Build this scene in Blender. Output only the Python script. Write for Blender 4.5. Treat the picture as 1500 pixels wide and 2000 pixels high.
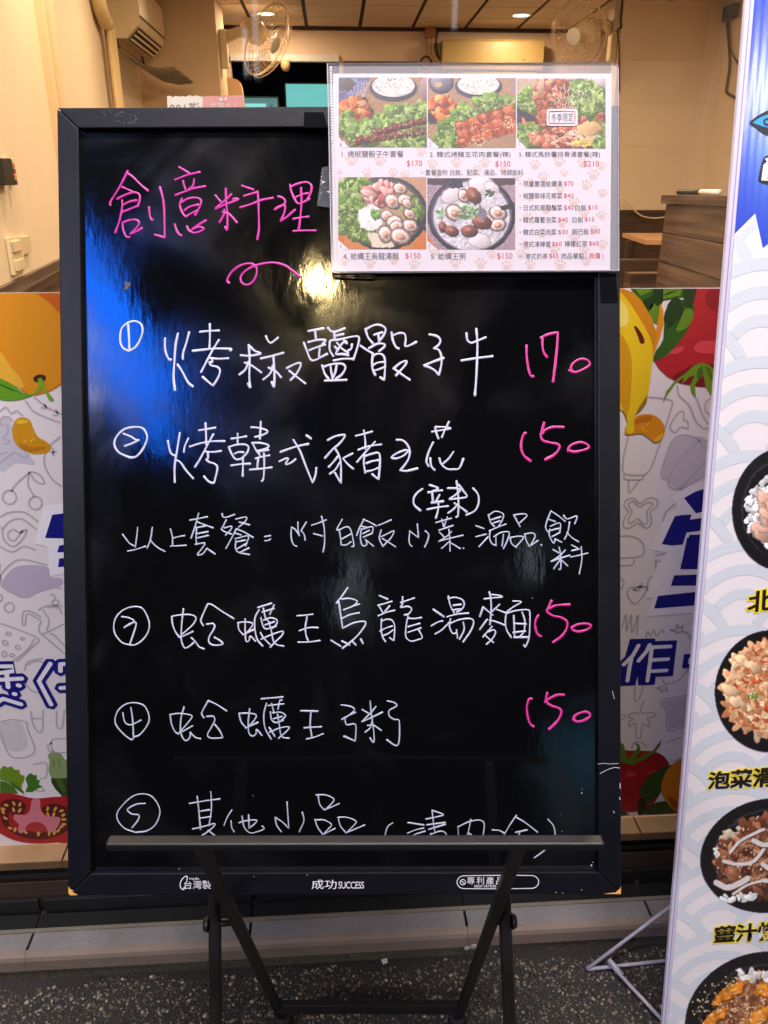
import bpy, bmesh, math, random
import numpy as np
from mathutils import Vector
R_ = math.radians
random.seed(7); rng = np.random.default_rng(11)
for _o in list(bpy.data.objects): bpy.data.objects.remove(_o)
S = bpy.context.scene
COL = S.collection

# ------------------------------------------------------------------ camera
FPX, CAMH, PITCH, YAW = 1511.0, 1.13, R_(22.4), R_(3.5)
cam = bpy.data.cameras.new('camera'); camo = bpy.data.objects.new('camera', cam); COL.objects.link(camo)
cam.sensor_fit = 'VERTICAL'; cam.sensor_height = 36.0; cam.sensor_width = 27.0
cam.lens = FPX/2000*36.0; cam.clip_start = 0.02; cam.clip_end = 400
camo.location = (0, 0, CAMH); camo.rotation_euler = (R_(90)-PITCH, 0, -YAW)
S.camera = camo
S.render.resolution_x, S.render.resolution_y = 768, 1024

# ------------------------------------------------------------------ world, sun, exposure
W = bpy.data.worlds.new('World'); S.world = W; W.use_nodes = True
wn = W.node_tree.nodes; bg = wn['Background']
sky = wn.new('ShaderNodeTexSky'); sky.sky_type = 'NISHITA'; sky.sun_disc = False
sky.sun_elevation = R_(1.0); sky.sun_rotation = R_(200); sky.air_density = 1.0
W.node_tree.links.new(sky.outputs[0], bg.inputs[0]); bg.inputs[1].default_value = 0.05
sl = bpy.data.lights.new('sun', 'SUN'); so = bpy.data.objects.new('sun', sl); COL.objects.link(so)
sl.energy = 0.03; sl.angle = R_(10); sl.color = (1, .9, .8); so.rotation_euler = (R_(62), 0, R_(62)); so.location = (0, -4, 6)
S.view_settings.view_transform = 'Standard'; S.view_settings.look = 'None'
S.view_settings.gamma = 1; S.view_settings.use_curve_mapping = False; S.view_settings.exposure = 0.0
S.cycles.use_denoising = True; S.cycles.max_bounces = 8; S.cycles.transparent_max_bounces = 16
S.cycles.sample_clamp_indirect = 6

# ------------------------------------------------------------------ helpers
def lin(c):
    c = [x/255 for x in c]
    return tuple(x/12.92 if x <= .04045 else ((x+.055)/1.055)**2.4 for x in c)
FW = Vector((math.sin(YAW)*math.cos(PITCH), math.cos(YAW)*math.cos(PITCH), -math.sin(PITCH)))
RT = Vector((math.cos(YAW), -math.sin(YAW), 0)); UP = RT.cross(FW)
CO = Vector((0, 0, CAMH))
def ray(px, py): return FW + RT*((px-750)/FPX) + UP*((1000-py)/FPX)
def atY(px, py, Y):
    d = ray(px, py); return CO + d*(Y/d.y)
def atZ(px, py, z=0.0):
    d = ray(px, py); return CO + d*((z-CAMH)/d.z)
class Pl:
    """a real plane in the place (board, sign, window film ...): converts picture measurements to points on it"""
    def __init__(s, O, u, v):
        s.O = Vector(O); s.u = Vector(u).normalized(); s.n = s.u.cross(Vector(v)).normalized(); s.v = s.n.cross(s.u)
    def P(s, px, py, h=0.0):
        d = ray(px, py); t = ((s.O + s.n*h - CO).dot(s.n))/d.dot(s.n); return CO + d*t
    def uv(s, px, py, h=0.0):
        q = s.P(px, py, h) - s.O; return (q.dot(s.u), q.dot(s.v))
    def W(s, a, b, h=0.0): return s.O + s.u*a + s.v*b + s.n*h
ORG = {}
def org(p): return ORG.get(p.name, Vector((0, 0, 0))) if p else Vector((0, 0, 0))
def tag(o, label=None, cat=None, group=None, kind=None):
    if label: o['label'] = label
    if cat: o['category'] = cat
    if group: o['group'] = group
    if kind: o['kind'] = kind
    return o
def empty(name, loc, label, cat, group=None):
    o = bpy.data.objects.new(name, None); COL.objects.link(o); o.location = loc; o.empty_display_size = .05
    ORG[o.name] = Vector(loc); return tag(o, label, cat, group)
def link(name, me, mat, parent=None, origin=None):
    o = bpy.data.objects.new(name, me); COL.objects.link(o)
    if mat:
        for m in (mat if isinstance(mat, (list, tuple)) else [mat]): me.materials.append(m)
    if parent:
        o.parent = parent; ORG[o.name] = org(parent)
    return o
def mk(name, vs, fs, mat, parent=None, smooth=False):
    oo = org(parent)
    me = bpy.data.meshes.new(name); me.from_pydata([tuple(Vector(v)-oo) for v in vs], [], fs); me.update()
    if smooth:
        me.polygons.foreach_set('use_smooth', [True]*len(me.polygons))
    return link(name, me, mat, parent)
class MB:
    def __init__(s): s.v = []; s.f = []
    def add(s, vs, fs):
        k = len(s.v); s.v += [Vector(x) for x in vs]; s.f += [tuple(i+k for i in f) for f in fs]; return s
    def box(s, a, b):
        x0, y0, z0 = a; x1, y1, z1 = b
        return s.hexa([(x0,y0,z0),(x1,y0,z0),(x1,y1,z0),(x0,y1,z0),(x0,y0,z1),(x1,y0,z1),(x1,y1,z1),(x0,y1,z1)])
    def hexa(s, p):
        return s.add(p, [(3,2,1,0),(4,5,6,7),(0,1,5,4),(1,2,6,5),(2,3,7,6),(3,0,4,7)])
    def obox(s, c, ax, ay, az):
        c, ax, ay, az = map(Vector, (c, ax, ay, az))
        return s.hexa([c-ax-ay-az, c+ax-ay-az, c+ax+ay-az, c-ax+ay-az, c-ax-ay+az, c+ax-ay+az, c+ax+ay+az, c-ax+ay+az])
    def tube(s, pts, r, n=10, cap=True):
        pts = [Vector(p) for p in pts]; rr = r if isinstance(r, (list, tuple)) else [r]*len(pts)
        vs = []; fs = []; prev = None
        for i, p in enumerate(pts):
            t = (pts[min(i+1, len(pts)-1)] - pts[max(i-1, 0)]).normalized()
            a = prev if prev else (Vector((0,0,1)) if abs(t.z) < .9 else Vector((1,0,0)))
            b = t.cross(a).normalized(); a = b.cross(t).normalized(); prev = a
            for k in range(n):
                th = 2*math.pi*k/n; vs.append(p + (a*math.cos(th) + b*math.sin(th))*rr[i])
        for i in range(len(pts)-1):
            for k in range(n):
                fs.append((i*n+k, i*n+(k+1) % n, (i+1)*n+(k+1) % n, (i+1)*n+k))
        if cap: fs += [tuple(range(n))[::-1], tuple((len(pts)-1)*n+k for k in range(n))]
        return s.add(vs, fs)
    def beam(s, a, b, w, d, ref=(0, 1, 0)):
        a, b = Vector(a), Vector(b); t = (b-a); L = t.length/2; t.normalize()
        y = (Vector(ref) - t*t.dot(Vector(ref))).normalized(); x = y.cross(t)
        return s.obox((a+b)/2, x*w/2, y*d/2, t*L)
    def ring(s, c, nrm, R, r, n=36, m=6):
        nrm = Vector(nrm).normalized(); a = nrm.orthogonal().normalized(); b = nrm.cross(a); vs = []; fs = []
        for i in range(n):
            th = 2*math.pi*i/n; e = a*math.cos(th)+b*math.sin(th)
            for k in range(m):
                ph = 2*math.pi*k/m; vs.append(Vector(c)+e*(R+r*math.cos(ph))+nrm*r*math.sin(ph))
        for i in range(n):
            for k in range(m):
                fs.append((i*m+k, ((i+1) % n)*m+k, ((i+1) % n)*m+(k+1) % m, i*m+(k+1) % m))
        return s.add(vs, fs)
    def lathe(s, c, ax, prof, n=24):
        ax = Vector(ax).normalized(); a = ax.orthogonal().normalized(); b = ax.cross(a); vs = []; fs = []
        for (r, h) in prof:
            for k in range(n):
                th = 2*math.pi*k/n; vs.append(Vector(c)+ax*h+(a*math.cos(th)+b*math.sin(th))*max(r, 1e-5))
        for i in range(len(prof)-1):
            for k in range(n): fs.append((i*n+k, i*n+(k+1) % n, (i+1)*n+(k+1) % n, (i+1)*n+k))
        return s.add(vs, fs)
    def build(s, name, mat, parent=None, smooth=False, bevel=0):
        o = mk(name, s.v, s.f, mat, parent, smooth)
        if bevel:
            bm = bmesh.new(); bm.from_mesh(o.data); bmesh.ops.recalc_face_normals(bm, faces=bm.faces)
            bmesh.ops.bevel(bm, geom=bm.edges, offset=bevel, segments=2, affect='EDGES', profile=.5, clamp_overlap=True)
            bm.to_mesh(o.data); bm.free()
        return o
def catmull(pts, n=6, closed=False):
    P = [np.array(p, float) for p in pts]
    if len(P) < 3 and not closed: return P
    out = []; N = len(P); rng_ = range(N if closed else N-1)
    for i in rng_:
        p1, p2 = P[i], P[(i+1) % N]
        p0 = P[i-1] if (i > 0 or closed) else p1*2-p2
        p3 = P[(i+2) % N] if (i+2 < N or closed) else p2*2-p1
        d = np.linalg.norm(p2-p1)
        if d < 1e-9: continue
        if np.linalg.norm(p1-p0) > 2.5*d: p0 = p1 + (p0-p1)*2.5*d/np.linalg.norm(p1-p0)
        if np.linalg.norm(p3-p2) > 2.5*d: p3 = p2 + (p3-p2)*2.5*d/np.linalg.norm(p3-p2)
        for k in range(n):
            t = k/n
            out.append(.5*((2*p1)+(p2-p0)*t+(2*p0-5*p1+4*p2-p3)*t*t+(3*p1-p0-3*p2+p3)*t**3))
    if not closed: out.append(P[-1])
    return out
def ribbon(mb, pl, pts_uv, w, h, dome=0.0, taper=True):
    """a drawn line on plane pl: half width w, lying at height h, domed like dried paint"""
    P = []
    for p in pts_uv:
        p = np.array(p, float)
        if not P or np.linalg.norm(p-P[-1]) > 1e-6: P.append(p)
    if len(P) < 2: return
    T = [P[min(i+1, len(P)-1)]-P[max(i-1, 0)] for i in range(len(P))]; T = [t/(np.linalg.norm(t)+1e-12) for t in T]
    secs = []
    if taper:
        for f in (.0, .55, .85): secs.append((P[0]-T[0]*w*(1-f), T[0], math.sqrt(max(0, 1-(1-f)**2))))
    if dome:
        ph = random.uniform(0, 6.28); n_ = max(1, len(P)-1)
        secs += [(P[i], T[i], .86+.1*math.sin(ph+i*.55)+.24*(i/n_)**6+.12*(1-i/n_)**5) for i in range(len(P))]
    else: secs += [(P[i], T[i], 1.0) for i in range(len(P))]
    if taper:
        for f in (.85, .55, .0): secs.append((P[-1]+T[-1]*w*(1-f), T[-1], math.sqrt(max(0, 1-(1-f)**2))))
    prof = [(-1, 0), (-.62, .75), (0, 1), (.62, .75), (1, 0)] if dome else [(-1, 0), (1, 0)]
    vs = []; fs = []; m = len(prof)
    for (c, t, s) in secs:
        nx = np.array((-t[1], t[0]))
        for (a, b) in prof:
            q = c+nx*a*w*s; vs.append(pl.W(q[0], q[1], h+dome*b*max(s, .05)))
    for i in range(len(secs)-1):
        for k in range(m-1): fs.append((i*m+k, (i+1)*m+k, (i+1)*m+k+1, i*m+k+1))
    mb.add(vs, fs)
def poly(name, pl, pts, mat, parent, h, smooth=0, mb=None):
    if smooth: pts = catmull(pts, smooth, True)
    vs = [pl.P(p[0], p[1], h) for p in pts]
    a = sum(pts[i][0]*pts[(i+1) % len(pts)][1]-pts[(i+1) % len(pts)][0]*pts[i][1] for i in range(len(pts)))
    f = tuple(range(len(vs))); f = f[::-1] if a > 0 else f
    if mb is not None: mb.add(vs, [f]); return
    return mk(name, vs, [f], mat, parent)
def ell(cx, cy, rx, ry, ang=0, n=28):
    c, s = math.cos(R_(ang)), math.sin(R_(ang))
    return [(cx+rx*math.cos(t)*c-ry*math.sin(t)*s, cy+rx*math.cos(t)*s+ry*math.sin(t)*c) for t in [2*math.pi*k/n for k in range(n)]]
def text(name, s, pl, quad, mat, parent, h, off=0.0, shear=0.0, spacing=1.0):
    """lettering printed on plane pl; quad = (x0,y0,x1,y1) or (TL,TR,BR,BL) in picture measure, filled by the ink of the text"""
    cu = bpy.data.curves.new('lettering', 'FONT'); cu.body = s; cu.size = 1.0; cu.offset = 0; cu.shear = shear; cu.space_character = spacing
    cu.resolution_u = 3; cu.fill_mode = 'FRONT'
    tmp = bpy.data.objects.new('lettering_tmp', cu); COL.objects.link(tmp)
    def ext(o_):
        cu.offset = o_
        dg = bpy.context.evaluated_depsgraph_get(); dg.update()
        me = bpy.data.meshes.new_from_object(tmp.evaluated_get(dg))
        a = np.empty(len(me.vertices)*3, 'f'); me.vertices.foreach_get('co', a)
        return me, a.reshape(-1, 3)
    m0, a0 = ext(0.0)
    if off: 
        bpy.data.meshes.remove(m0); me, a = ext(off)
    else: me, a = m0, a0
    mn, mx = a0.min(0), a0.max(0)
    if len(quad) == 4 and not isinstance(quad[0], (tuple, list)):
        x0, y0, x1, y1 = quad; quad = ((x0, y0), (x1, y0), (x1, y1), (x0, y1))
    Q = [np.array(q, float) for q in quad]
    oo = org(parent); co = []
    for v in a:
        s_ = (v[0]-mn[0])/(mx[0]-mn[0]); t_ = (v[1]-mn[1])/(mx[1]-mn[1])
        p = (Q[3]*(1-s_)+Q[2]*s_)*(1-t_)+(Q[0]*(1-s_)+Q[1]*s_)*t_
        co.extend(pl.P(p[0], p[1], h)-oo)
    me.vertices.foreach_set('co', np.array(co, 'f')); me.update(); me.materials.clear()
    me.name = name
    o = link(name, me, mat, parent)
    bpy.data.objects.remove(tmp); bpy.data.curves.remove(cu)
    return o

# ------------------------------------------------------------------ materials
MATS = {}
def nt(m): m.use_nodes = True; return m.node_tree.nodes, m.node_tree.links, m.node_tree.nodes['Principled BSDF']
def mat(name, col, rough=.5, var=.06, scale=60, bump=0.0, bscale=400, metal=0, spec=.5, coat=0, coatr=.1, obj=False):
    """plain surface: base colour with a little procedural unevenness, roughness and relief"""
    if name in MATS: return MATS[name]
    m = bpy.data.materials.new(name); n, l, b = nt(m); MATS[name] = m
    c = lin(col)
    tc = n.new('ShaderNodeTexCoord'); no = n.new('ShaderNodeTexNoise'); no.inputs['Scale'].default_value = scale; no.inputs['Detail'].default_value = 5
    l.new(tc.outputs['Object'], no.inputs['Vector'])
    mx = n.new('ShaderNodeMix'); mx.data_type = 'RGBA'
    mx.inputs[6].default_value = tuple(max(0, x*(1-var)) for x in c)+(1,); mx.inputs[7].default_value = tuple(min(1, x*(1+var)) for x in c)+(1,)
    l.new(no.outputs[0], mx.inputs[0]); l.new(mx.outputs[2], b.inputs['Base Color'])
    mr = n.new('ShaderNodeMapRange'); mr.inputs[3].default_value = rough*.85; mr.inputs[4].default_value = min(1, rough*1.15)
    l.new(no.outputs[0], mr.inputs[0]); l.new(mr.outputs[0], b.inputs['Roughness'])
    b.inputs['Metallic'].default_value = metal; b.inputs['Specular IOR Level'].default_value = spec
    b.inputs['Coat Weight'].default_value = coat; b.inputs['Coat Roughness'].default_value = coatr
    if bump:
        n2 = n.new('ShaderNodeTexNoise'); n2.inputs['Scale'].default_value = bscale; n2.inputs['Detail'].default_value = 4
        l.new(tc.outputs['Object'], n2.inputs['Vector']); bp = n.new('ShaderNodeBump'); bp.inputs['Strength'].default_value = bump; bp.inputs['Distance'].default_value = .002
        l.new(n2.outputs[0], bp.inputs['Height']); l.new(bp.outputs[0], b.inputs['Normal'])
    return m
def emis(name, col, strength):
    if name in MATS: return MATS[name]
    m = bpy.data.materials.new(name); n, l, b = nt(m); MATS[name] = m
    b.inputs['Base Color'].default_value = (.05, .05, .05, 1); b.inputs['Emission Color'].default_value = tuple(col)+(1,); b.inputs['Emission Strength'].default_value = strength
    return m
def ink(col, rough=.45):
    return mat('ink_%d_%d_%d' % tuple(col), col, rough, .05, 90)
def attr_mat(name, rough=.4, coat=0.0):
    if name in MATS: return MATS[name]
    m = bpy.data.materials.new(name); n, l, b = nt(m); MATS[name] = m
    a = n.new('ShaderNodeAttribute'); a.attribute_name = 'ink'
    tc = n.new('ShaderNodeTexCoord'); no = n.new('ShaderNodeTexNoise'); no.inputs['Scale'].default_value = 900
    l.new(tc.outputs['Object'], no.inputs['Vector'])
    mr = n.new('ShaderNodeMapRange'); mr.inputs[3].default_value = .93; mr.inputs[4].default_value = 1.07; l.new(no.outputs[0], mr.inputs[0])
    mx = n.new('ShaderNodeVectorMath'); mx.operation = 'SCALE'; l.new(a.outputs['Color'], mx.inputs[0]); l.new(mr.outputs[0], mx.inputs['Scale'])
    l.new(mx.outputs[0], b.inputs['Base Color']); b.inputs['Roughness'].default_value = rough; b.inputs['Coat Weight'].default_value = coat
    b.inputs['Coat Roughness'].default_value = .12
    return m
def grid_print(name, pl, rect, arr, mat_, parent, h, mask=None):
    """a printed photograph: a fine sheet whose printed colour is carried point by point"""
    H, Wd, _ = arr.shape; oo = org(parent)
    if not isinstance(rect[0], tuple): x0, y0, x1, y1 = rect; rect = ((x0, y0), (x1, y0), (x1, y1), (x0, y1))
    c = [np.array(pl.P(x, y, h)-oo) for x, y in rect]
    s, t = np.meshgrid(np.linspace(0, 1, Wd), np.linspace(0, 1, H)); s = s[..., None]; t = t[..., None]
    co = (c[0]*(1-s)+c[1]*s)*(1-t)+(c[3]*(1-s)+c[2]*s)*t
    idx = np.arange(H*Wd).reshape(H, Wd)
    q = np.stack([idx[1:, :-1], idx[1:, 1:], idx[:-1, 1:], idx[:-1, :-1]], -1).reshape(-1, 4)
    if mask is not None:
        mm = mask.reshape(-1); q = q[mm[q].all(1)]
    me = bpy.data.meshes.new(name)
    used = np.unique(q); remap = np.zeros(H*Wd, int); remap[used] = np.arange(len(used)); q = remap[q]
    me.vertices.add(len(used)); me.vertices.foreach_set('co', co.reshape(-1, 3)[used].astype('f').ravel())
    me.loops.add(q.size); me.loops.foreach_set('vertex_index', q.ravel().astype('i'))
    me.polygons.add(len(q)); me.polygons.foreach_set('loop_start', np.arange(0, q.size, 4, dtype='i'))
    me.update(calc_edges=True); me.validate()
    a = np.clip(arr, 0, 1); L = np.where(a <= .04045, a/12.92, ((a+.055)/1.055)**2.4)
    at = me.color_attributes.new('ink', 'FLOAT_COLOR', 'POINT')
    cc = np.concatenate([L.reshape(-1, 3)[used], np.ones((len(used), 1))], 1).astype('f'); at.data.foreach_set('color', cc.ravel())
    return link(name, me, mat_, parent)

def thin_fresnel(n, l):
    """Fresnel of a thin sheet: the same from both of its sides"""
    g = n.new('ShaderNodeNewGeometry'); mr = n.new('ShaderNodeMapRange'); mr.inputs[3].default_value = 1.5; mr.inputs[4].default_value = 1/1.5
    l.new(g.outputs['Backfacing'], mr.inputs[0]); fr = n.new('ShaderNodeFresnel'); l.new(mr.outputs[0], fr.inputs[0]); return fr
def facade_glass():
    m = bpy.data.materials.new('shop_glass'); n, l, b = nt(m); n.remove(b); out = n['Material Output']
    tr = n.new('ShaderNodeBsdfTransparent'); tr.inputs[0].default_value = (.93, .95, .94, 1)
    gl = n.new('ShaderNodeBsdfGlossy'); gl.inputs['Roughness'].default_value = .015
    fr = thin_fresnel(n, l); mx = n.new('ShaderNodeMixShader')
    l.new(fr.outputs[0], mx.inputs[0]); l.new(tr.outputs[0], mx.inputs[1]); l.new(gl.outputs[0], mx.inputs[2]); l.new(mx.outputs[0], out.inputs[0])
    return m
def sleeve_mat(name='clear_plastic_sleeve', milk=.05):
    m = bpy.data.materials.new(name); n, l, b = nt(m); n.remove(b); out = n['Material Output']
    tr = n.new('ShaderNodeBsdfTransparent'); tr.inputs[0].default_value = (.96, .955, .965, 1)
    gl = n.new('ShaderNodeBsdfGlossy'); gl.inputs['Roughness'].default_value = .1
    tl = n.new('ShaderNodeBsdfDiffuse'); tl.inputs[0].default_value = (.8, .78, .8, 1)
    fr = thin_fresnel(n, l)
    tc = n.new('ShaderNodeTexCoord'); no = n.new('ShaderNodeTexNoise'); no.inputs['Scale'].default_value = 14; no.inputs['Detail'].default_value = 3
    l.new(tc.outputs['Object'], no.inputs['Vector']); bp = n.new('ShaderNodeBump'); bp.inputs['Strength'].default_value = .12; bp.inputs['Distance'].default_value = .002
    l.new(no.outputs[0], bp.inputs['Height']); l.new(bp.outputs[0], gl.inputs['Normal'])
    m1 = n.new('ShaderNodeMixShader'); m1.inputs[0].default_value = milk; l.new(tr.outputs[0], m1.inputs[1]); l.new(tl.outputs[0], m1.inputs[2])
    m2 = n.new('ShaderNodeMixShader'); l.new(fr.outputs[0], m2.inputs[0]); l.new(m1.outputs[0], m2.inputs[1]); l.new(gl.outputs[0], m2.inputs[2]); l.new(m2.outputs[0], out.inputs[0])
    return m
def board_mat():
    m = bpy.data.materials.new('glossy_black_board'); n, l, b = nt(m)
    tc = n.new('ShaderNodeTexCoord'); mp = n.new('ShaderNodeMapping'); mp.inputs['Scale'].default_value = (150, 150, 9)
    l.new(tc.outputs['Object'], mp.inputs[0])
    no = n.new('ShaderNodeTexNoise'); no.inputs['Scale'].default_value = 1; no.inputs['Detail'].default_value = 8; l.new(mp.outputs[0], no.inputs['Vector'])
    n3 = n.new('ShaderNodeTexNoise'); n3.inputs['Scale'].default_value = 7; n3.inputs['Detail'].default_value = 6; n3.inputs['Distortion'].default_value = 1.2; l.new(tc.outputs['Object'], n3.inputs['Vector'])
    b.inputs['Specular IOR Level'].default_value = .9
    mr = n.new('ShaderNodeMapRange'); mr.inputs[1].default_value = .36; mr.inputs[2].default_value = .68; mr.inputs[3].default_value = .05; mr.inputs[4].default_value = .19
    l.new(n3.outputs[0], mr.inputs[0]); l.new(mr.outputs[0], b.inputs['Roughness'])
    # wiped marker haze: faint greyish film left by a cloth
    cr = n.new('ShaderNodeValToRGB'); cr.color_ramp.elements[0].position = .5; cr.color_ramp.elements[0].color = (.0022, .0022, .0026, 1)
    cr.color_ramp.elements[1].position = .8; cr.color_ramp.elements[1].color = (.008, .0075, .008, 1)
    l.new(n3.outputs[0], cr.inputs[0]); l.new(cr.outputs[0], b.inputs['Base Color'])
    bp = n.new('ShaderNodeBump'); bp.inputs['Strength'].default_value = .12; bp.inputs['Distance'].default_value = .0006
    l.new(no.outputs[0], bp.inputs['Height']); l.new(bp.outputs[0], b.inputs['Normal'])
    return m
def ribbed_banner_coat(m):
    n, l = m.node_tree.nodes, m.node_tree.links; b = n['Principled BSDF']
    tc = n.new('ShaderNodeTexCoord'); wv = n.new('ShaderNodeTexWave'); wv.bands_direction = 'X'; wv.inputs['Scale'].default_value = 34; wv.inputs['Distortion'].default_value = .6; wv.inputs['Detail'].default_value = 2
    l.new(tc.outputs['Object'], wv.inputs['Vector']); bp = n.new('ShaderNodeBump'); bp.inputs['Strength'].default_value = .12; bp.inputs['Distance'].default_value = .002
    l.new(wv.outputs[0], bp.inputs['Height']); l.new(bp.outputs[0], b.inputs['Coat Normal']); b.inputs['Coat Weight'].default_value = .8; b.inputs['Coat Roughness'].default_value = .16
    return m
def wood_mat(name, c1, c2, scale=(1, 1, 1), rough=.5, obj=True):
    m = bpy.data.materials.new(name); n, l, b = nt(m); MATS[name] = m
    tc = n.new('ShaderNodeTexCoord'); mp = n.new('ShaderNodeMapping'); mp.inputs['Scale'].default_value = scale; l.new(tc.outputs['Object'], mp.inputs[0])
    no = n.new('ShaderNodeTexNoise'); no.inputs['Scale'].default_value = 1; no.inputs['Detail'].default_value = 8; no.inputs['Distortion'].default_value = .4; l.new(mp.outputs[0], no.inputs['Vector'])
    cr = n.new('ShaderNodeValToRGB'); cr.color_ramp.elements[0].position = .35; cr.color_ramp.elements[0].color = lin(c1)+(1,); cr.color_ramp.elements[1].position = .7; cr.color_ramp.elements[1].color = lin(c2)+(1,)
    l.new(no.outputs[0], cr.inputs[0]); l.new(cr.outputs[0], b.inputs['Base Color']); b.inputs['Roughness'].default_value = rough
    return m
def speckle_mat(name, c, dark, light, scale=900, rough=.6):
    m = bpy.data.materials.new(name); n, l, b = nt(m); MATS[name] = m
    tc = n.new('ShaderNodeTexCoord'); vo = n.new('ShaderNodeTexNoise'); vo.inputs['Scale'].default_value = scale; vo.inputs['Detail'].default_value = 3; l.new(tc.outputs['Object'], vo.inputs['Vector'])
    n2 = n.new('ShaderNodeTexNoise'); n2.inputs['Scale'].default_value = 9; n2.inputs['Detail'].default_value = 6; l.new(tc.outputs['Object'], n2.inputs['Vector'])
    cr = n.new('ShaderNodeValToRGB'); e = cr.color_ramp.elements; e[0].position = .3; e[0].color = lin(dark)+(1,); e[1].position = .72; e[1].color = lin(light)+(1,); k = e.new(.5); k.color = lin(c)+(1,)
    l.new(vo.outputs[0], cr.inputs[0])
    mr = n.new('ShaderNodeMapRange'); mr.inputs[1].default_value = .3; mr.inputs[2].default_value = .7; mr.inputs[3].default_value = .72; mr.inputs[4].default_value = 1.12; l.new(n2.outputs[0], mr.inputs[0])
    sc = n.new('ShaderNodeVectorMath'); sc.operation = 'SCALE'; l.new(cr.outputs[0], sc.inputs[0]); l.new(mr.outputs[0], sc.inputs['Scale']); l.new(sc.outputs[0], b.inputs['Base Color'])
    b.inputs['Roughness'].default_value = rough
    bp = n.new('ShaderNodeBump'); bp.inputs['Strength'].default_value = .25; bp.inputs['Distance'].default_value = .001; l.new(vo.outputs[0], bp.inputs['Height']); l.new(bp.outputs[0], b.inputs['Normal'])
    return m
def area(name, parent, loc, rot, sx, sy, energy, col, shape='RECTANGLE'):
    d = bpy.data.lights.new(name, 'AREA'); d.shape = shape; d.size = sx
    if shape in ('RECTANGLE', 'ELLIPSE'): d.size_y = sy
    d.energy = energy; d.color = col; o = bpy.data.objects.new(name, d); COL.objects.link(o)
    o.location = Vector(loc)-org(parent); o.rotation_euler = rot
    if parent: o.parent = parent
    return o

# ================================================================== SETTING: ground, step, shop front
M_ground = speckle_mat('washed_concrete', (38, 34, 31), (20, 18, 17), (72, 66, 58), 420, .75)
M_granite = speckle_mat('grey_granite', (128, 122, 121), (92, 87, 86), (160, 153, 149), 1300, .6)
M_darktile = speckle_mat('dark_floor_tile', (25, 25, 24), (16, 16, 16), (36, 35, 33), 900, .4)
M_nose = speckle_mat('tan_tile_nose', (130, 112, 99), (104, 90, 79), (152, 132, 116), 1500, .6)
M_kerb = speckle_mat('olive_cement', (74, 68, 54), (48, 44, 36), (98, 92, 76), 300, .85)
M_ledge = speckle_mat('tan_ledge_tile', (170, 134, 92), (152, 118, 80), (184, 150, 106), 1500, .55)
M_ledgeface = speckle_mat('brown_ledge_face', (122, 92, 58), (104, 78, 48), (138, 106, 70), 1500, .6)
M_riser = speckle_mat('brown_riser_stone', (62, 46, 36), (46, 34, 26), (78, 60, 48), 700, .35)
M_black = mat('black_rubber_and_shade', (12, 12, 12), .7)
M_grout = mat('dark_grout', (34, 30, 28), .9, .2, 200)

GY0, GYK = -30.0, .8647
tag(mk('ground', [(-30, GY0, 0), (30, GY0, 0), (30, GYK+.3, 0), (-30, GYK+.3, 0)], [(0, 1, 2, 3)], M_ground), 'dark washed concrete pavement set with small pale pebbles', 'pavement', kind='structure')
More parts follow.
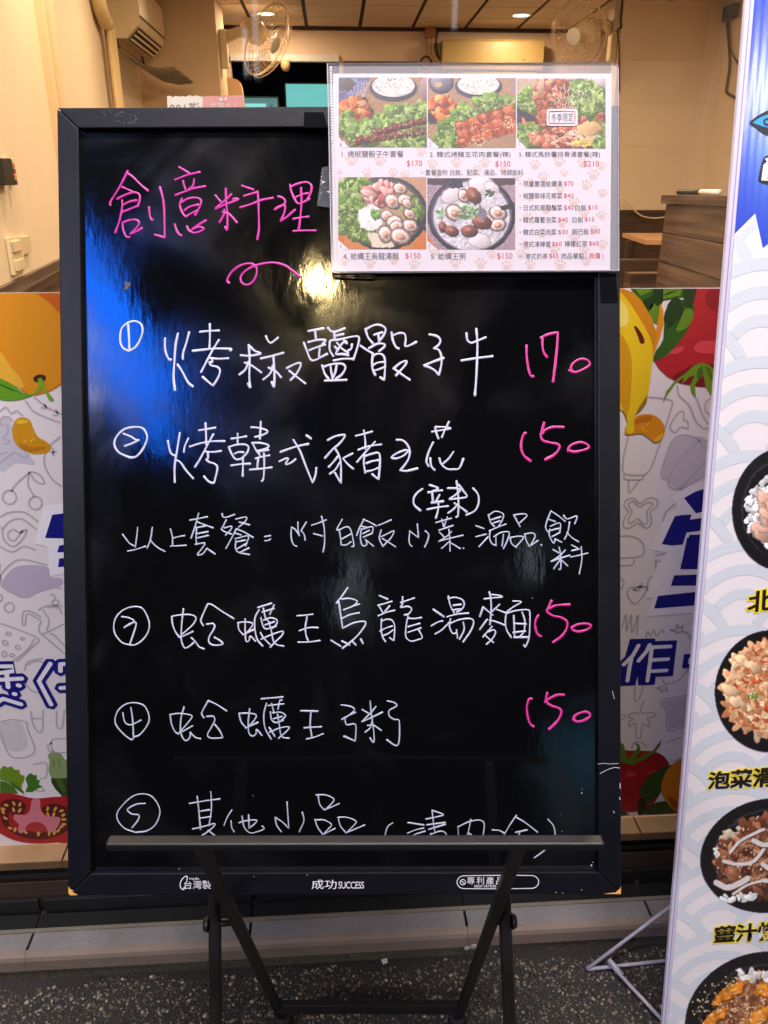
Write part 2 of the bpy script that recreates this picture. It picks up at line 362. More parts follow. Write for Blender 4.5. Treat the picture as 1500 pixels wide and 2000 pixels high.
# pebbles of the washed concrete near the step: real geometry, uncountable
def icosa():
    t = (1+5**.5)/2
    v = np.array([(-1,t,0),(1,t,0),(-1,-t,0),(1,-t,0),(0,-1,t),(0,1,t),(0,-1,-t),(0,1,-t),(t,0,-1),(t,0,1),(-t,0,-1),(-t,0,1)], float)/math.sqrt(1+t*t)
    f = np.array([(0,11,5),(0,5,1),(0,1,7),(0,7,10),(0,10,11),(1,5,9),(5,11,4),(11,10,2),(10,7,6),(7,1,8),(3,9,4),(3,4,2),(3,2,6),(3,6,8),(3,8,9),(4,9,5),(2,4,11),(6,2,10),(8,6,7),(9,8,1)])
    return v, f
def pebbles(name, x0, x1, y0, y1, n, mat_):
    v, f = icosa(); N = n
    P = np.stack([rng.uniform(x0, x1, N), rng.uniform(y0, y1, N)], 1)
    edge = (y1-P[:, 1]); keep = (edge > .007+.006*np.sin(P[:, 0]*23)+.004*np.sin(P[:, 0]*71)) ; P = P[keep]; N = len(P)
    r = rng.lognormal(math.log(.00175), .36, N).clip(.0012, .0052)
    sc = np.stack([r*rng.uniform(.8, 1.35, N), r*rng.uniform(.65, 1, N), r*rng.uniform(.45, .8, N)], 1)
    an = rng.uniform(0, 2*np.pi, N); c, s = np.cos(an), np.sin(an)
    V = v[None]*(1+rng.uniform(-.14, .14, (N, 12, 1)))*sc[:, None]
    X = V[..., 0]*c[:, None]-V[..., 1]*s[:, None]+P[:, 0:1]; Y = V[..., 0]*s[:, None]+V[..., 1]*c[:, None]+P[:, 1:2]; Z = V[..., 2]+(sc[:, 2]*rng.uniform(-.1, .45, N))[:, None]
    co = np.stack([X, Y, Z], -1).reshape(-1, 3); fa = (f[None]+(np.arange(N)*12)[:, None, None]).reshape(-1, 3)
    me = bpy.data.meshes.new(name); me.vertices.add(len(co)); me.vertices.foreach_set('co', co.astype('f').ravel())
    me.loops.add(fa.size); me.loops.foreach_set('vertex_index', fa.ravel().astype('i')); me.polygons.add(len(fa)); me.polygons.foreach_set('loop_start', np.arange(0, fa.size, 3, dtype='i'))
    me.polygons.foreach_set('use_smooth', np.ones(len(fa), bool)); me.update(calc_edges=True)
    pal = np.array([lin(q) for q in [(164,150,130),(122,108,92),(94,86,80),(74,66,60),(196,182,162),(62,54,50),(136,108,84),(104,100,100),(84,72,56),(70,66,62),(150,140,126)]])
    cc = pal[rng.integers(0, len(pal), N)]*rng.uniform(.28, .8, (N, 1)); cc = np.concatenate([np.repeat(cc, 12, 0), np.ones((N*12, 1))], 1)
    me.color_attributes.new('ink', 'FLOAT_COLOR', 'POINT').data.foreach_set('color', cc.astype('f').ravel())
    return link(name, me, mat_)
tag(pebbles('gravel', -.85, .95, .40, GYK-.002, 46000, attr_mat('pebble_stone', .55)), 'small pale and brown pebbles set in the pavement', 'pebbles', kind='stuff')

# entrance step: granite tiles with tan rounded nose on an olive kerb, dark tiles behind
step = empty('entrance_step', (0, .90, 0), 'low granite tiled step with tan nosing along the shop front', 'step'); step['kind'] = 'structure'
ZK, YF = .052, GYK
MB().box((-2.6, YF+.006, -.02), (2.6, .975, ZK-.006)).build('step_core', M_grout, step)
MB().box((-2.6, YF+.003, -.01), (2.6, YF+.0055, .0195)).build('kerb_face', M_kerb, step)
jx = [-1.36, -.93, -.505, -.145, .135, .50, .86, 1.3]
def xr(px, py, Y): d = ray(px, py); return d.x/d.y*Y
j1, j2, j3 = xr(57, 1848, .886), xr(488, 1822, .886), xr(911, 1790, .886)
jx = [j1-.66, j1-.33, j1, j2, j3, j3+.3, j3+.6, j3+.9]
for i in range(len(jx)-1):
    a, b = jx[i]+.0022, jx[i+1]-.0022
    MB().box((a, YF+.0125, ZK-.005), (b, .907, ZK+random.uniform(-.0004, .0004))).build('granite_tile', M_granite, step, bevel=.0008)
    vs = [(YF+.012, ZK), (YF+.007, ZK-.0012), (YF+.0025, ZK-.005), (YF, ZK-.011), (YF, .0215), (YF+.004, .0198), (YF+.012, .0198)]
    m = MB(); L = [(a-.002, y, z) for y, z in vs]+[(b+.0018, y, z) for y, z in vs]; k = len(vs)
    m.add(L, [(q, q+1, q+1+k, q+k) for q in range(k-1)]+[tuple(range(k))[::-1], tuple(range(k, 2*k))]).build('nosing_tile', M_nose, step)
    MB().box((a, .9145, ZK-.006), (b, .9435, ZK-.002)).build('dark_floor_tile', M_darktile, step, bevel=.0006)
    MB().box((a+.004, .9455, ZK-.004), (b-.001, .952, .0765)).build('dark_riser_tile', M_darktile, step, bevel=.0006)
MB().box((-2.6, .9075, ZK-.006), (2.6, .914, ZK+.0012)).build('tile_lip', speckle_mat('beige_lip', (120, 112, 96), (92, 86, 74), (140, 132, 114), 900, .6), step, bevel=.0006)
# shop front base
base = empty('shop_front_base', (0, .97, .05), 'brown stone base under the shop window with tan tiled ledge', 'window base'); base['kind'] = 'structure'
MB().box((-2.6, .9535, .05), (2.6, .99, .108)).build('stone_riser', M_riser, base, bevel=.001)
MB().box((-2.6, .962, .108), (2.6, .99, .119)).build('shadow_gap', M_black, base)  # shade in the grooves under the ledge, painted as near-black strips
MB().box((-2.6, .9515, .1192), (2.6, .99, .128)).build('metal_strip', mat('dull_dark_metal', (46, 44, 40), .45, metal=.4), base, bevel=.0008)
MB().box((-2.6, .958, .128), (2.6, .99, .1445)).build('shadow_gap', M_black, base)
l1, l2 = xr(126, 1664, .962), xr(1247, 1606, .962); w = (l2-l1)/3
for k in range(-4, 7):
    a, b = l1+w*k+.0015, l1+w*(k+1)-.0015
    MB().box((a, .9475, .145), (b, 1.03, .158)).build('ledge_tile', M_ledge, base, bevel=.0008)
    MB().box((a-.001, .946, .1435), (b+.001, .9474, .1572)).build('ledge_face', M_ledgeface, base)

# shop window
win = empty('shop_window', (0, .985, .16), 'large clear shop window above the printed film', 'window')
MB().box((-2.6, .983, .1585), (2.6, .991, 3.1)).build('glass_pane', facade_glass(), win)
MB().box((-2.6, .975, 3.1), (2.6, 1.05, 3.25)).build('top_frame', mat('dark_aluminium', (40, 40, 42), .4, metal=.6), win)

# ================================================================== ROOM BEHIND THE WINDOW
def wall_mat(name, c, r=.7): return mat(name, c, r, .05, 6, bump=.12, bscale=180)
M_wl = wall_mat('cream_wall_paint', (226, 206, 180)); M_wr = wall_mat('beige_wall_paint', (222, 202, 180)); M_wb = wall_mat('rose_beige_wall_paint', (204, 180, 160))
M_wood = wood_mat('dark_wainscot_wood', (52, 36, 26), (78, 56, 42), (3, 3, 40), .45)
M_mould = wood_mat('moulding_wood', (78, 62, 52), (112, 92, 80), (4, 4, 60), .4)
ZF, ZC, YB = .12, 2.59, 8.54
A0, A1 = Vector((-.70, .995, 0)), Vector((-1.547, 6.24, 0)); da = (A1-A0).normalized(); na = Vector((da.y, -da.x, 0))
def wall(name, a, b, z0, z1, mat_, label, th=.1):
    a, b = Vector(a), Vector(b); d = (b-a).normalized(); o = Vector((-d.y, d.x, 0))*th
    m = MB(); m.hexa([(a.x, a.y, z0), (b.x, b.y, z0), (b.x+o.x, b.y+o.y, z0), (a.x+o.x, a.y+o.y, z0), (a.x, a.y, z1), (b.x, b.y, z1), (b.x+o.x, b.y+o.y, z1), (a.x+o.x, a.y+o.y, z1)])
    o_ = m.build(name, mat_); ORG[o_.name] = Vector((0, 0, 0)); return tag(o_, label, 'wall', kind='structure')
tag(MB().box((-3, 1.04, ZF-.1), (5.2, 11.5, ZF)).build('interior_floor', wood_mat('brown_floor', (70, 50, 36), (92, 68, 50), (5, 2, 5), .35)), 'brown floor inside the shop', 'floor', kind='structure')
ceil = MB().box((-3, .995, ZC+.004), (5.2, YB+.1, ZC+.12)).build('ceiling', mat('dark_ceiling_void', (48, 32, 22), .8)); tag(ceil, 'suspended tile ceiling with dark grid inside the shop', 'ceiling', kind='structure'); ORG[ceil.name] = Vector((0, 0, 0))
M_ct = mat('ceiling_tile_board', (222, 206, 184), .8, .05, 30)
x0 = xr(703, 50, YB); tw, tl = xr(806, 52, YB)-x0, .45
tile_me = None
for i in range(-5, 7):
    for j in range(1, 5):
        xa, yb = x0+tw*i, YB-.035-tl*(j-1)
        if tile_me is None:
            o = MB().box((.016, -tl+.011, -.006), (tw-.018, -.011, .004)).build('ceiling_tile', M_ct, ceil); tile_me = o.data
        else:
            o = bpy.data.objects.new('ceiling_tile', tile_me); COL.objects.link(o); o.parent = ceil
        o.location = (xa, yb, ZC)
MB().box((-3, .995, ZC-.003), (5.2, YB-.035-4*tl-.01, ZC+.003)).build('plain_ceiling_panel', M_ct, ceil)
wa = wall('left_wall', A0, A1, ZF, ZC, M_wl, 'cream plastered wall with wooden wainscot at the left')
wall('alcove_wall', A1+Vector((0, .004, 0)), (-1.547, 7.3, 0), ZF, ZC, M_wl, 'short cream wall carrying the side air conditioner')
pc = xr(425, 100, 7.3)
tag(MB().box((-1.75, 7.3, ZF), (pc, 7.82, ZC)).build('pillar', mat('cream_pillar_paint', (214, 186, 152), .7, .05, 6, bump=.1, bscale=160)), 'broad cream pillar left of the dark doorway', 'pillar', kind='structure')
# wainscot with moulding on left wall
def along(t, z, off=0.0): p = A0+da*t+na*off; return Vector((p.x, p.y, z))
Lw = (A1-A0).length
for (z0, z1, off, nm, mm) in ((ZF, .812, .006, 'wainscot_panel', wood_mat('taupe_wainscot', (110, 92, 78), (138, 118, 102), (3, 3, 30), .5)), (.812, .832, .018, 'moulding', M_mould), (.832, .846, .03, 'moulding', M_wood), (.846, .866, .022, 'moulding', M_mould), (.866, .872, .03, 'moulding', M_wood), (.872, .9, .016, 'moulding', M_mould)):
    MB().hexa([along(0, z0, .0005), along(Lw, z0, .0005), along(Lw, z0, off), along(0, z0, off), along(0, z1, .0005), along(Lw, z1, .0005), along(Lw, z1, off), along(0, z1, off)]).build(nm, mm, wa)
# right side stub wall, right wall
rx0, rx1 = xr(1209, 100, 7.3), xr(1391, 250, 7.3)
wr = wall('right_wall', (rx0+.001, 7.302, 0), (rx1, 7.302, 0), ZF, ZC, M_wr, 'plain beige wall right of the counter end', .16)
MB().box((rx0+.001, 7.285, ZF), (rx1-.001, 7.301, .965)).build('wainscot_panel', M_wood, wr)
MB().box((rx0+.0015, 7.275, .965), (rx1-.001, 7.3012, .99)).build('moulding', M_wood, wr)
for k, (x0_, y0_, x1_, y1_, c_) in enumerate(((1226, 8, 1374, 120, (212, 192, 166)), (1222, 205, 1372, 285, (226, 206, 184)))):  # thin panels in slightly different wall tones
    a, b = atY(x0_, y0_, 7.2995), atY(x1_, y1_, 7.2995); MB().box((a.x, 7.2985-.0004*k, b.z), (b.x, 7.3012, min(a.z, ZC-.04))).build('wall_patch', wall_mat('toned_patch_%d' % k, c_), wr)
wall('side_wall', (rx1+.001, 7.46, 0), (rx1+.001, 1.0, 0), ZF, ZC, M_wr, 'beige side wall with a hanging plug and cable')
# back wall around the doorway
dx0, dx1, dz = xr(452, 150, YB), xr(663, 150, YB), atY(560, 119, YB).z
bw = wall('back_wall', (dx1, YB, 0), (3.6, YB, 0), ZF, ZC, M_wb, 'rose beige back wall with air conditioner')
wall('back_wall', (-1.9, YB, 0), (dx0, YB, 0), ZF, ZC, M_wb, 'sliver of back wall left of the dark doorway')
MB().box((dx0, YB+.001, dz+.001), (dx1, YB+.1, ZC)).build('wall_over_doorway', M_wb, bw)
MB().box((-1.9, YB-.02, ZC-.035), (3.6, YB-.001, ZC-.007)).build('ceiling_edge_trim', mat('dark_brown_trim', (58, 36, 22), .6), bw)
wall('far_right_wall', (3.3, YB, 0), (3.3, 7.47, 0), ZF, ZC, M_wr, 'return of the beige wall behind the right fan')
dr = empty('back_doorway', ((dx0+dx1)/2, YB, ZF), 'dark doorway with pale lintel and lit aqua screens beyond', 'doorway')
MB().box((dx0+.002, YB-.03, dz-.005), (dx1-.002, YB-.0012, dz+.05)).build('lintel', mat('pale_grey_trim', (196, 194, 196), .5), dr)
m = MB(); m.box((dx0-.4, YB+2.2, ZF), (dx1+.4, YB+2.25, ZC)).box((dx0-.45, YB+.102, ZF), (dx0-.4, YB+2.2, ZC)).box((dx1+.4, YB+.102, ZF), (dx1+.45, YB+2.2, ZC)).box((dx0-.4, YB+.102, ZC), (dx1+.4, YB+2.2, ZC+.05))
m.build('dark_room', mat('near_black_paint', (20, 18, 18), .8), dr)
def screen(px0, py0, px1, py1, Y, label, col, st):
    a, b = atY(px0, py0, Y), atY(px1, py1, Y); r = empty('lit_screen', ((a.x+b.x)/2, Y, b.z), label, 'screen')
    MB().box((a.x, Y, b.z), (b.x, Y+.02, a.z)).build('glowing_panel', emis('aqua_glow_%d' % px0, col, st), r)
    MB().box((a.x-.015, Y+.004, b.z-.015), (b.x+.015, Y+.03, a.z+.015)).build('screen_frame', mat('teal_frame', (60, 90, 90), .4), r)
    return r
screen(558, 164, 660, 300, 9.3, 'large aqua lit panel seen through the dark doorway', (.22, .78, .76), .85)
r = screen(470, 191, 546, 300, 9.1, 'low grey aqua lit panel left of the large one', (.15, .42, .42), .6)
a, b = atY(468, 202, 9.0), atY(524, 300, 9.0); MB().box((a.x, 9.0, b.z), (b.x, 9.02, a.z)).build('bright_strip', emis('aqua_bright', (.3, .95, .95), .9), r)
a, b = atY(526, 204, 8.98), atY(533, 212, 8.98); MB().box((a.x, 8.98, b.z), (b.x, 8.99, a.z)).build('blue_badge', mat('blue_badge', (30, 110, 200), .4), r)
# rounded cream partition edge beside doorway
pts = [(437, 240), (437, 155), (458, 154), (466, 158), (471, 166), (475, 185), (477, 215), (477, 240)]
pr = empty('partition', (atY(455, 200, 7.9).x, 7.9, ZF), 'cream partition with rounded top corner and pale edge', 'partition')
Pq = [atY(x, y, 7.9) for x, y in catmull(pts, 3)]; Pq[0].z = Pq[-1].z = ZF
def prism(name, front, dy, mat_, parent):
    k = len(front); vs = list(front)+[Vector((p.x, p.y+dy, p.z)) for p in front]
    return mk(name, vs, [tuple(range(k)), tuple(range(k, 2*k))[::-1]]+[(i, i+k, (i+1) % k+k, (i+1) % k) for i in range(k)], mat_, parent)
prism('partition_board', Pq, .06, mat('cream_panel', (222, 190, 150), .5), pr)
e = [atY(x, y, 7.899) for x, y in [(472, 172), (475, 185), (477, 215), (477, 240), (474, 240), (474, 215), (472, 185)]]
prism('pale_edge', e, .058, mat('pale_edge_band', (235, 225, 205), .4), pr)
# brown door top on the back wall
a, b = atY(672, 119, YB-.06), atY(817, 118, YB-.06); t = empty('wooden_door', ((a.x+b.x)/2, YB-.03, ZF), 'dark brown wooden door behind the menu sheet on back wall', 'door')
MB().box((a.x, YB-.06, ZF), (b.x, YB-.002, a.z)).build('door_leaf', mat('dark_brown_wood', (66, 40, 24), .5), t); MB().box((a.x-.02, YB-.07, ZF), (a.x-.001, YB-.002, a.z+.0)).build('door_post', mat('tan_post', (150, 110, 74), .6), t)

# ------------------------------------------------------------------ fittings in the room
M_ivory = mat('ivory_plastic', (226, 206, 170), .4, .04, 20); M_ivory2 = mat('yellowed_plastic', (156, 132, 84), .4, .04, 20)
M_grille = mat('dark_grille', (60, 44, 32), .6); M_white = mat('white_plastic', (225, 220, 212), .4)
def air_con(loc, ang, L, D, Hh, label, body, vents):
    """wall split unit: back against +y before turning by ang"""
    r = empty('air_conditioner', loc, label, 'air conditioner')
    r.rotation_euler = (0, 0, ang); ORG[r.name] = Vector((0, 0, 0))
    pr_ = [(0, 0), (-D*.55, 0), (-D*.92, Hh*.22), (-D, Hh*.4), (-D, Hh*.93), (-D*.93, Hh), (0, Hh)]
    k = len(pr_); vs = [(-L/2, y, z) for y, z in pr_]+[(L/2, y, z) for y, z in pr_]
    mk('casing', vs, [tuple(range(k)), tuple(range(k, 2*k))[::-1]]+[(i, i+k, (i+1) % k+k, (i+1) % k) for i in range(k)], body, r)
    MB().box((-L/2+.01, -D-.004, Hh*.36), (L/2-.01, -D+.001, Hh*.385)).build('panel_groove', M_grille, r)
    MB().box((L*.3, -D-.003, Hh*.46), (L*.32, -D+.001, Hh*.49)).build('badge', M_grille, r)
    MB().hexa([(-L/2+.05, -D*.56, -.001), (L/2-.05, -D*.56, -.001), (L/2-.05, -D*.9, Hh*.2), (-L/2+.05, -D*.9, Hh*.2), (-L/2+.05, -D*.58, .006-.012), (L/2-.05, -D*.58, -.006), (L/2-.05, -D*.92, Hh*.19), (-L/2+.05, -D*.92, Hh*.19)]).build('outlet', M_grille, r)
    for q in range(vents):
        f = (q+.5)/vents; y = -D*(.58+.34*f); z = Hh*.2*f-.008
        MB().obox((0, y, z), (L/2-.055, 0, 0), (0, .006, .004), (0, -.003, .006)).build('louvre', body, r)
    return r
a = atY(865, 75, YB-.22); b = atY(1064, 75, YB-.22)
air_con(((a.x+b.x)/2, YB-.002, a.z-.32), 0, b.x-a.x, .22, .32, 'yellowed air conditioner above the menu sheet on the back wall', M_ivory2, 3)
sa = air_con((-1.545, 6.78, 2.13), R_(90), .86, .24, .36, 'cream air conditioner on the left wall with open louvres', M_ivory, 3)
# clear wind deflector under the side unit
m = MB(); dpts = [(-1.50, 2.10), (-1.42, 2.02), (-1.32, 1.965), (-1.20, 1.945), (-1.10, 1.955)]
for i in range(len(dpts)-1):
    (xa, za), (xb, zb) = dpts[i], dpts[i+1]
    m.hexa([(xa, 6.34, za), (xb, 6.34, zb), (xb, 7.18, zb), (xa, 7.18, za), (xa, 6.34, za+.006), (xb, 6.34, zb+.006), (xb, 7.18, zb+.006), (xa, 7.18, za+.006)])
dfl = empty('wind_deflector', (-1.3, 6.76, 2.0), 'curved smoky wind deflector hanging under the side air conditioner', 'deflector')
dm = bpy.data.materials.new('smoky_acrylic'); n_, l_, b_ = nt(dm); b_.inputs['Base Color'].default_value = lin((150, 130, 105))+(1,); b_.inputs['Roughness'].default_value = .15; b_.inputs['Alpha'].default_value = .42
m.build('deflector_sheet', dm, dfl, True)
for k in range(5):
    y = 6.42+k*.17; m = MB()
    m.tube([(x, y, z-.004) for x, z in dpts[1:]], .012, 6).build('printed_stripe', mat('grey_stripe', (120, 112, 98), .4), dfl)
for y in (6.36, 7.14): MB().tube([(-1.5, y, 2.2), (-1.47, y, 2.07)], .008, 6).build('bracket', M_grille, dfl)
# pipes on the left wall
def pt_on_left(px, py, off=.02):
    d = ray(px, py); den = d.x*na.x+d.y*na.y; t = ((A0.x+na.x*off)*na.x+(A0.y+na.y*off)*na.y)/den; return CO+d*t
pa, pb = pt_on_left(86, 60), pt_on_left(107, 190)
tdir = Vector((pa.x+(pb.x-pa.x)*.5, pa.y+(pb.y-pa.y)*.5, 0)); 
c1 = empty('cable_trunking', (tdir.x, tdir.y, .9), 'tall cream cable cover running up the left wall', 'cable cover')
m = MB()
for (s0, s1, off) in ((-.03, .03, .03), (.035, .09, .05)):
    p0 = tdir-na*.02+da*s0; p1 = tdir-na*.02+da*s1
    m = MB().hexa([(p0.x, p0.y, .9), (p1.x, p1.y, .9), (p1.x+na.x*off, p1.y+na.y*off, .9), (p0.x+na.x*off, p0.y+na.y*off, .9), (p0.x, p0.y, ZC), (p1.x, p1.y, ZC), (p1.x+na.x*off, p1.y+na.y*off, ZC), (p0.x+na.x*off, p0.y+na.y*off, ZC)])
    m.build('cover_strip', mat('cream_trunking', (224, 200, 166), .5), c1)
pp = empty('drain_pipe', (-1.48, 6.15, .9), 'two thin cream pipes down the corner below the air conditioner hole', 'pipe')
Mp = mat('cream_pipe', (226, 200, 150), .45)
q = [pt_on_left(x, y, .05) for x, y in ((186, -30), (195, 15), (204, 42), (210, 46))]; MB().tube(q, .045, 10).build('upper_hose', Mp, pp, True)
q1 = pt_on_left(213, 46, .06); 
for (dxx, rr) in ((0, .038), (-.11, .02)):
    p = q1+da*dxx; MB().tube([(p.x, p.y, p.z), (p.x, p.y, 1.6), (p.x, p.y, .9)], rr, 10).build('down_pipe', Mp, pp, True)
h = pt_on_left(212, 33, .012); MB().lathe(h, na, [(0, .004), (.07, .004), (.07, 0)], 16).build('wall_hole', M_black, pp)
# wall box and switches
def left_box(name, quad, off, mat_, parent, th=.0):
    A = [pt_on_left(x, y, off) for x, y in quad]; B = [pt_on_left(x, y, off)-na*(off-.001) for x, y in quad]
    return MB().hexa([B[3], B[2], B[1], B[0], A[3], A[2], A[1], A[0]]).build(name, mat_, parent, bevel=.0015)
wb = empty('wall_meter', pt_on_left(18, 336, 0), 'small black box with colourful edge strip on the left wall', 'wall box')
left_box('dark_case', [(3, 309), (22, 309), (31, 362), (12, 362)], .03, mat('black_plastic', (30, 28, 24), .35), wb)
left_box('pale_label', [(21, 309), (26.5, 309), (27.5, 317), (22.5, 317)], .02, mat('pale_label', (226, 205, 160), .5), wb)
for k in range(4):
    y = 318+k*11; s = (y-309)*.17
    left_box('coloured_label', [(22.5+s, y), (26.5+s, y), (28.5+s, y+10), (24.5+s, y+10)], .02, ink([(200, 110, 60), (120, 40, 50), (215, 130, 70), (60, 45, 40)][k]), wb)
sp = empty('switch_plate', pt_on_left(40, 500, 0), 'cream double light switch with socket cover above the wainscot', 'switch')
left_box('plate', [(17, 464), (40, 461), (52, 526), (30, 538)], .012, M_ivory, sp); left_box('rocker', [(26, 472), (40, 468), (46, 488), (31, 493)], .02, M_ivory, sp)
left_box('rocker', [(33, 509), (47, 504), (51, 523), (37, 530)], .02, M_ivory, sp); left_box('socket_cover', [(41, 463), (58, 460), (63, 492), (47, 498)], .012, mat('dull_ivory', (214, 196, 158), .5), sp)

# wall fans
def fan_cage_mat():
    m = bpy.data.materials.get('clear_fan_cage')
    if m: return m
    m = bpy.data.materials.new('clear_fan_cage'); n, l, b = nt(m); b.inputs['Base Color'].default_value = lin((226, 200, 166))+(1,); b.inputs['Roughness'].default_value = .35; b.inputs['Alpha'].default_value = .5
    return m
def wall_fan(anchor, armend, centre, nrm, R, label):
    r = empty('wall_fan', anchor, label, 'fan'); nrm = Vector(nrm).normalized(); c = Vector(centre); Mf = fan_cage_mat()
    an, ae = Vector(anchor), Vector(armend)
    MB().box((an.x-.03, an.y-.05, an.z-.22), (an.x+.03, an.y+.05, an.z+.06)).build('bracket', M_ivory, r, bevel=.012)
    MB().tube([an, an+(ae-an)*.5+Vector((0, 0, .03)), ae], [.045, .04, .035], 10).build('arm', M_ivory, r, True)
    MB().lathe(c-nrm*.05, nrm, [(0, -.2), (.05, -.195), (.085, -.14), (.09, -.05), (.075, 0), (0, .0)], 20).build('motor_housing', M_ivory, r, True)
    cg = MB()
    for k in range(9): 
        rr = R*(1-.105*k); cg.ring(c+nrm*(.05*math.sqrt(max(0, 1-(rr/R)**2))+.04), nrm, rr, .0024, 32, 4)
    cg.ring(c, nrm, R, .009, 32, 6); a_ = nrm.orthogonal().normalized(); b_ = nrm.cross(a_)
    for k in range(24):
        th = 2*math.pi*k/24; e = a_*math.cos(th)+b_*math.sin(th)
        cg.tube([c+e*R, c+e*R*.75+nrm*.07, c+e*.07+nrm*.095], .0019, 4); cg.tube([c+e*R, c+e*R*.7-nrm*.05, c+e*.08-nrm*.06], .0019, 4)
    cg.build('cage', Mf, r, True)
    MB().lathe(c+nrm*.09, nrm, [(0, .012), (.05, .01), (.065, 0)], 20).build('cage_badge', M_white, r, True)
    bm_ = bpy.data.materials.get('clear_blade')
    if not bm_:
        bm_ = bpy.data.materials.new('clear_blade'); n_, l_, b_2 = nt(bm_); b_2.inputs['Base Color'].default_value = lin((215, 195, 165))+(1,); b_2.inputs['Alpha'].default_value = .35; b_2.inputs['Roughness'].default_value = .2
    for k in range(3):
        th0 = 2*math.pi*k/3; vs = []; n = 8
        for i in range(n+1):
            for (rad, wi) in ((.05, .2), (R*.5, .55), (R*.88, .62)):
                t = th0+wi*(i/n-.5)*2; e = a_*math.cos(t)+b_*math.sin(t); vs.append(c+e*rad+nrm*(.02+.03*(i/n-.5)))
        fs = [(i*3+q, i*3+q+1, (i+1)*3+q+1, (i+1)*3+q) for i in range(n) for q in range(2)]
        mk('blade', vs, fs, bm_, r, True)
    return r
c = atY(521, 78, 7.55); an = Vector((pc+.03, 7.5, atY(447, 75, 7.5).z)); ae = atY(497, 66, 7.5)
wall_fan(an, ae, c, (.80, -.36, -.52), .29, 'cream wall fan on the pillar tilted down beside the doorway')
c = atY(1132, 67, 7.15); an = Vector((rx0-.03, 7.4, atY(1195, 62, 7.4).z)); ae = atY(1166, 48, 7.3)
wall_fan(an, ae, c, (-.72, -.62, -.3), .245, 'cream wall fan at the right above the menu sheet')
# grey post at end of right wall with cable
t = empty('corner_post', (rx0, 7.38, ZF), 'pale boxed post at the end of the right wall', 'post')
a = atY(1192, 60, 7.37)
MB().box((a.x, 7.30, atY(1195, 60, 7.3).z), (rx0-.004, 7.46, ZC)).build('boxed_duct', mat('pale_duct', (190, 172, 158), .5), t)
q = [atY(x, y, 7.29) for x, y in ((1217, -12), (1215, 10), (1212, 40), (1214, 53), (1206, 60), (1209, 90), (1209, 180))]
MB().tube([Vector(p) for p in catmull(q, 4)], .007, 6).build('cable', mat('brown_cable', (70, 48, 30), .5), t, True)
# conduit bundle on back wall
t = empty('refrigerant_pipes', atY(845, 100, YB-.05), 'bundle of wrapped pipes beside the back air conditioner', 'pipes')
for k, (x, col) in enumerate(((838, (178, 150, 110)), (845, (190, 165, 120)), (852, (70, 60, 48)))):
    q = [atY(px, py, YB-.05) for px, py in ((x+3, 55), (x, 80), (x+2, 105), (x+14, 124), (x+30, 140))]
    MB().tube([Vector(p) for p in catmull(q, 4)], .018 if k < 2 else .01, 8).build('pipe', mat('pipe_wrap_%d' % k, col, .6), t, True)
a = atY(840, 62, YB-.07); MB().obox(a, (.045, 0, 0), (0, .03, 0), (0, 0, .05)).build('junction_box', mat('rust_box', (150, 95, 60), .6), t)
MB().ring(atY(832, 122, YB-.05), (0, 1, 0), .05, .009, 20, 6).build('cable_loop', M_grille, t)
t = empty('round_sensor', atY(557, 124, YB-.1), 'small cream rounded lamp under the lintel of the doorway', 'sensor')
MB().lathe(atY(557, 118, YB-.08), (0, 0, -1), [(.0, 0), (.045, 0), (.045, .05), (.03, .085), (0, .095)], 16).build('sensor_body', mat('tan_plastic', (178, 150, 104), .5), t, True)
# downlights
warm = (1.0, .71, .44)
def downlight(x, y, label, e, rad=.075, group='recessed ceiling lights'):
    r = empty('downlight', (x, y, ZC-.004), label, 'ceiling light', group)
    MB().lathe((x, y, ZC-.004), (0, 0, -1), [(rad, .0), (rad+.022, .001), (rad+.022, .006), (rad, .008), (rad*.97, .002)], 24).build('trim_ring', M_white, r, True)
    MB().lathe((x, y, ZC-.006), (0, 0, -1), [(rad, 0), (rad*.6, .001), (0, .0015)], 24).build('lit_disc', emis('warm_lamp', (1.0, .82, .52), 7.0), r)
    area('downlight_lamp', r, (x, y, ZC-.016), (0, 0, 0), rad*2, rad*2, e, warm, 'DISK')
DL = 24
p = atZ(519, 25, ZC); downlight(p.x, p.y, 'recessed ceiling light above the left wall fan', DL)
p = atZ(1018, 28, ZC); downlight(p.x, p.y, 'recessed ceiling light left of the right wall fan', DL)
for k, (x, y, lb) in enumerate(((-.55, 1.75, 'above the left wall just inside the shop window'), (-.6, 3.3, 'above the left wall before the cable cover'), (.9, 2.4, 'in mid ceiling just inside the shop window'), (.9, 4.2, 'in mid ceiling before the wooden table'), (2.2, 4.4, 'above the counter end'), (-.4, 5.0, 'before the side air conditioner'), (.9, 6.2, 'before the back air conditioner'))):
    downlight(x, y, 'recessed ceiling light '+lb, DL*(1.2 if k < 2 else 1.4))
# plug and cable on side wall
def on_side(px, py, off=.02):
    X = rx1+.001-off; d = ray(px, py); return CO+d*(X/d.x)
t = empty('wall_plug', on_side(1427, 26, 0), 'black plug with a dangling brown cable on side wall', 'plug')
a = on_side(1427, 24, .04); MB().obox(a, (.03, 0, 0), (0, .09, 0), (0, 0, .055)).build('plug_body', mat('black_plastic', (30, 28, 24), .35), t, bevel=.01)
for pts in ([(1420, 36), (1421, 60), (1424, 95), (1425, 130), (1420, 165), (1419, 180), (1430, 188), (1444, 195), (1470, 204)], [(1424, 36), (1425, 70), (1428, 100), (1447, 133), (1468, 165)]):
    q = [on_side(x, y, .02) for x, y in pts]; MB().tube([Vector(p) for p in catmull(q, 4)], .011 if len(pts) > 6 else .006, 6).build('cable', mat('brown_cable', (70, 48, 30), .5), t, True)
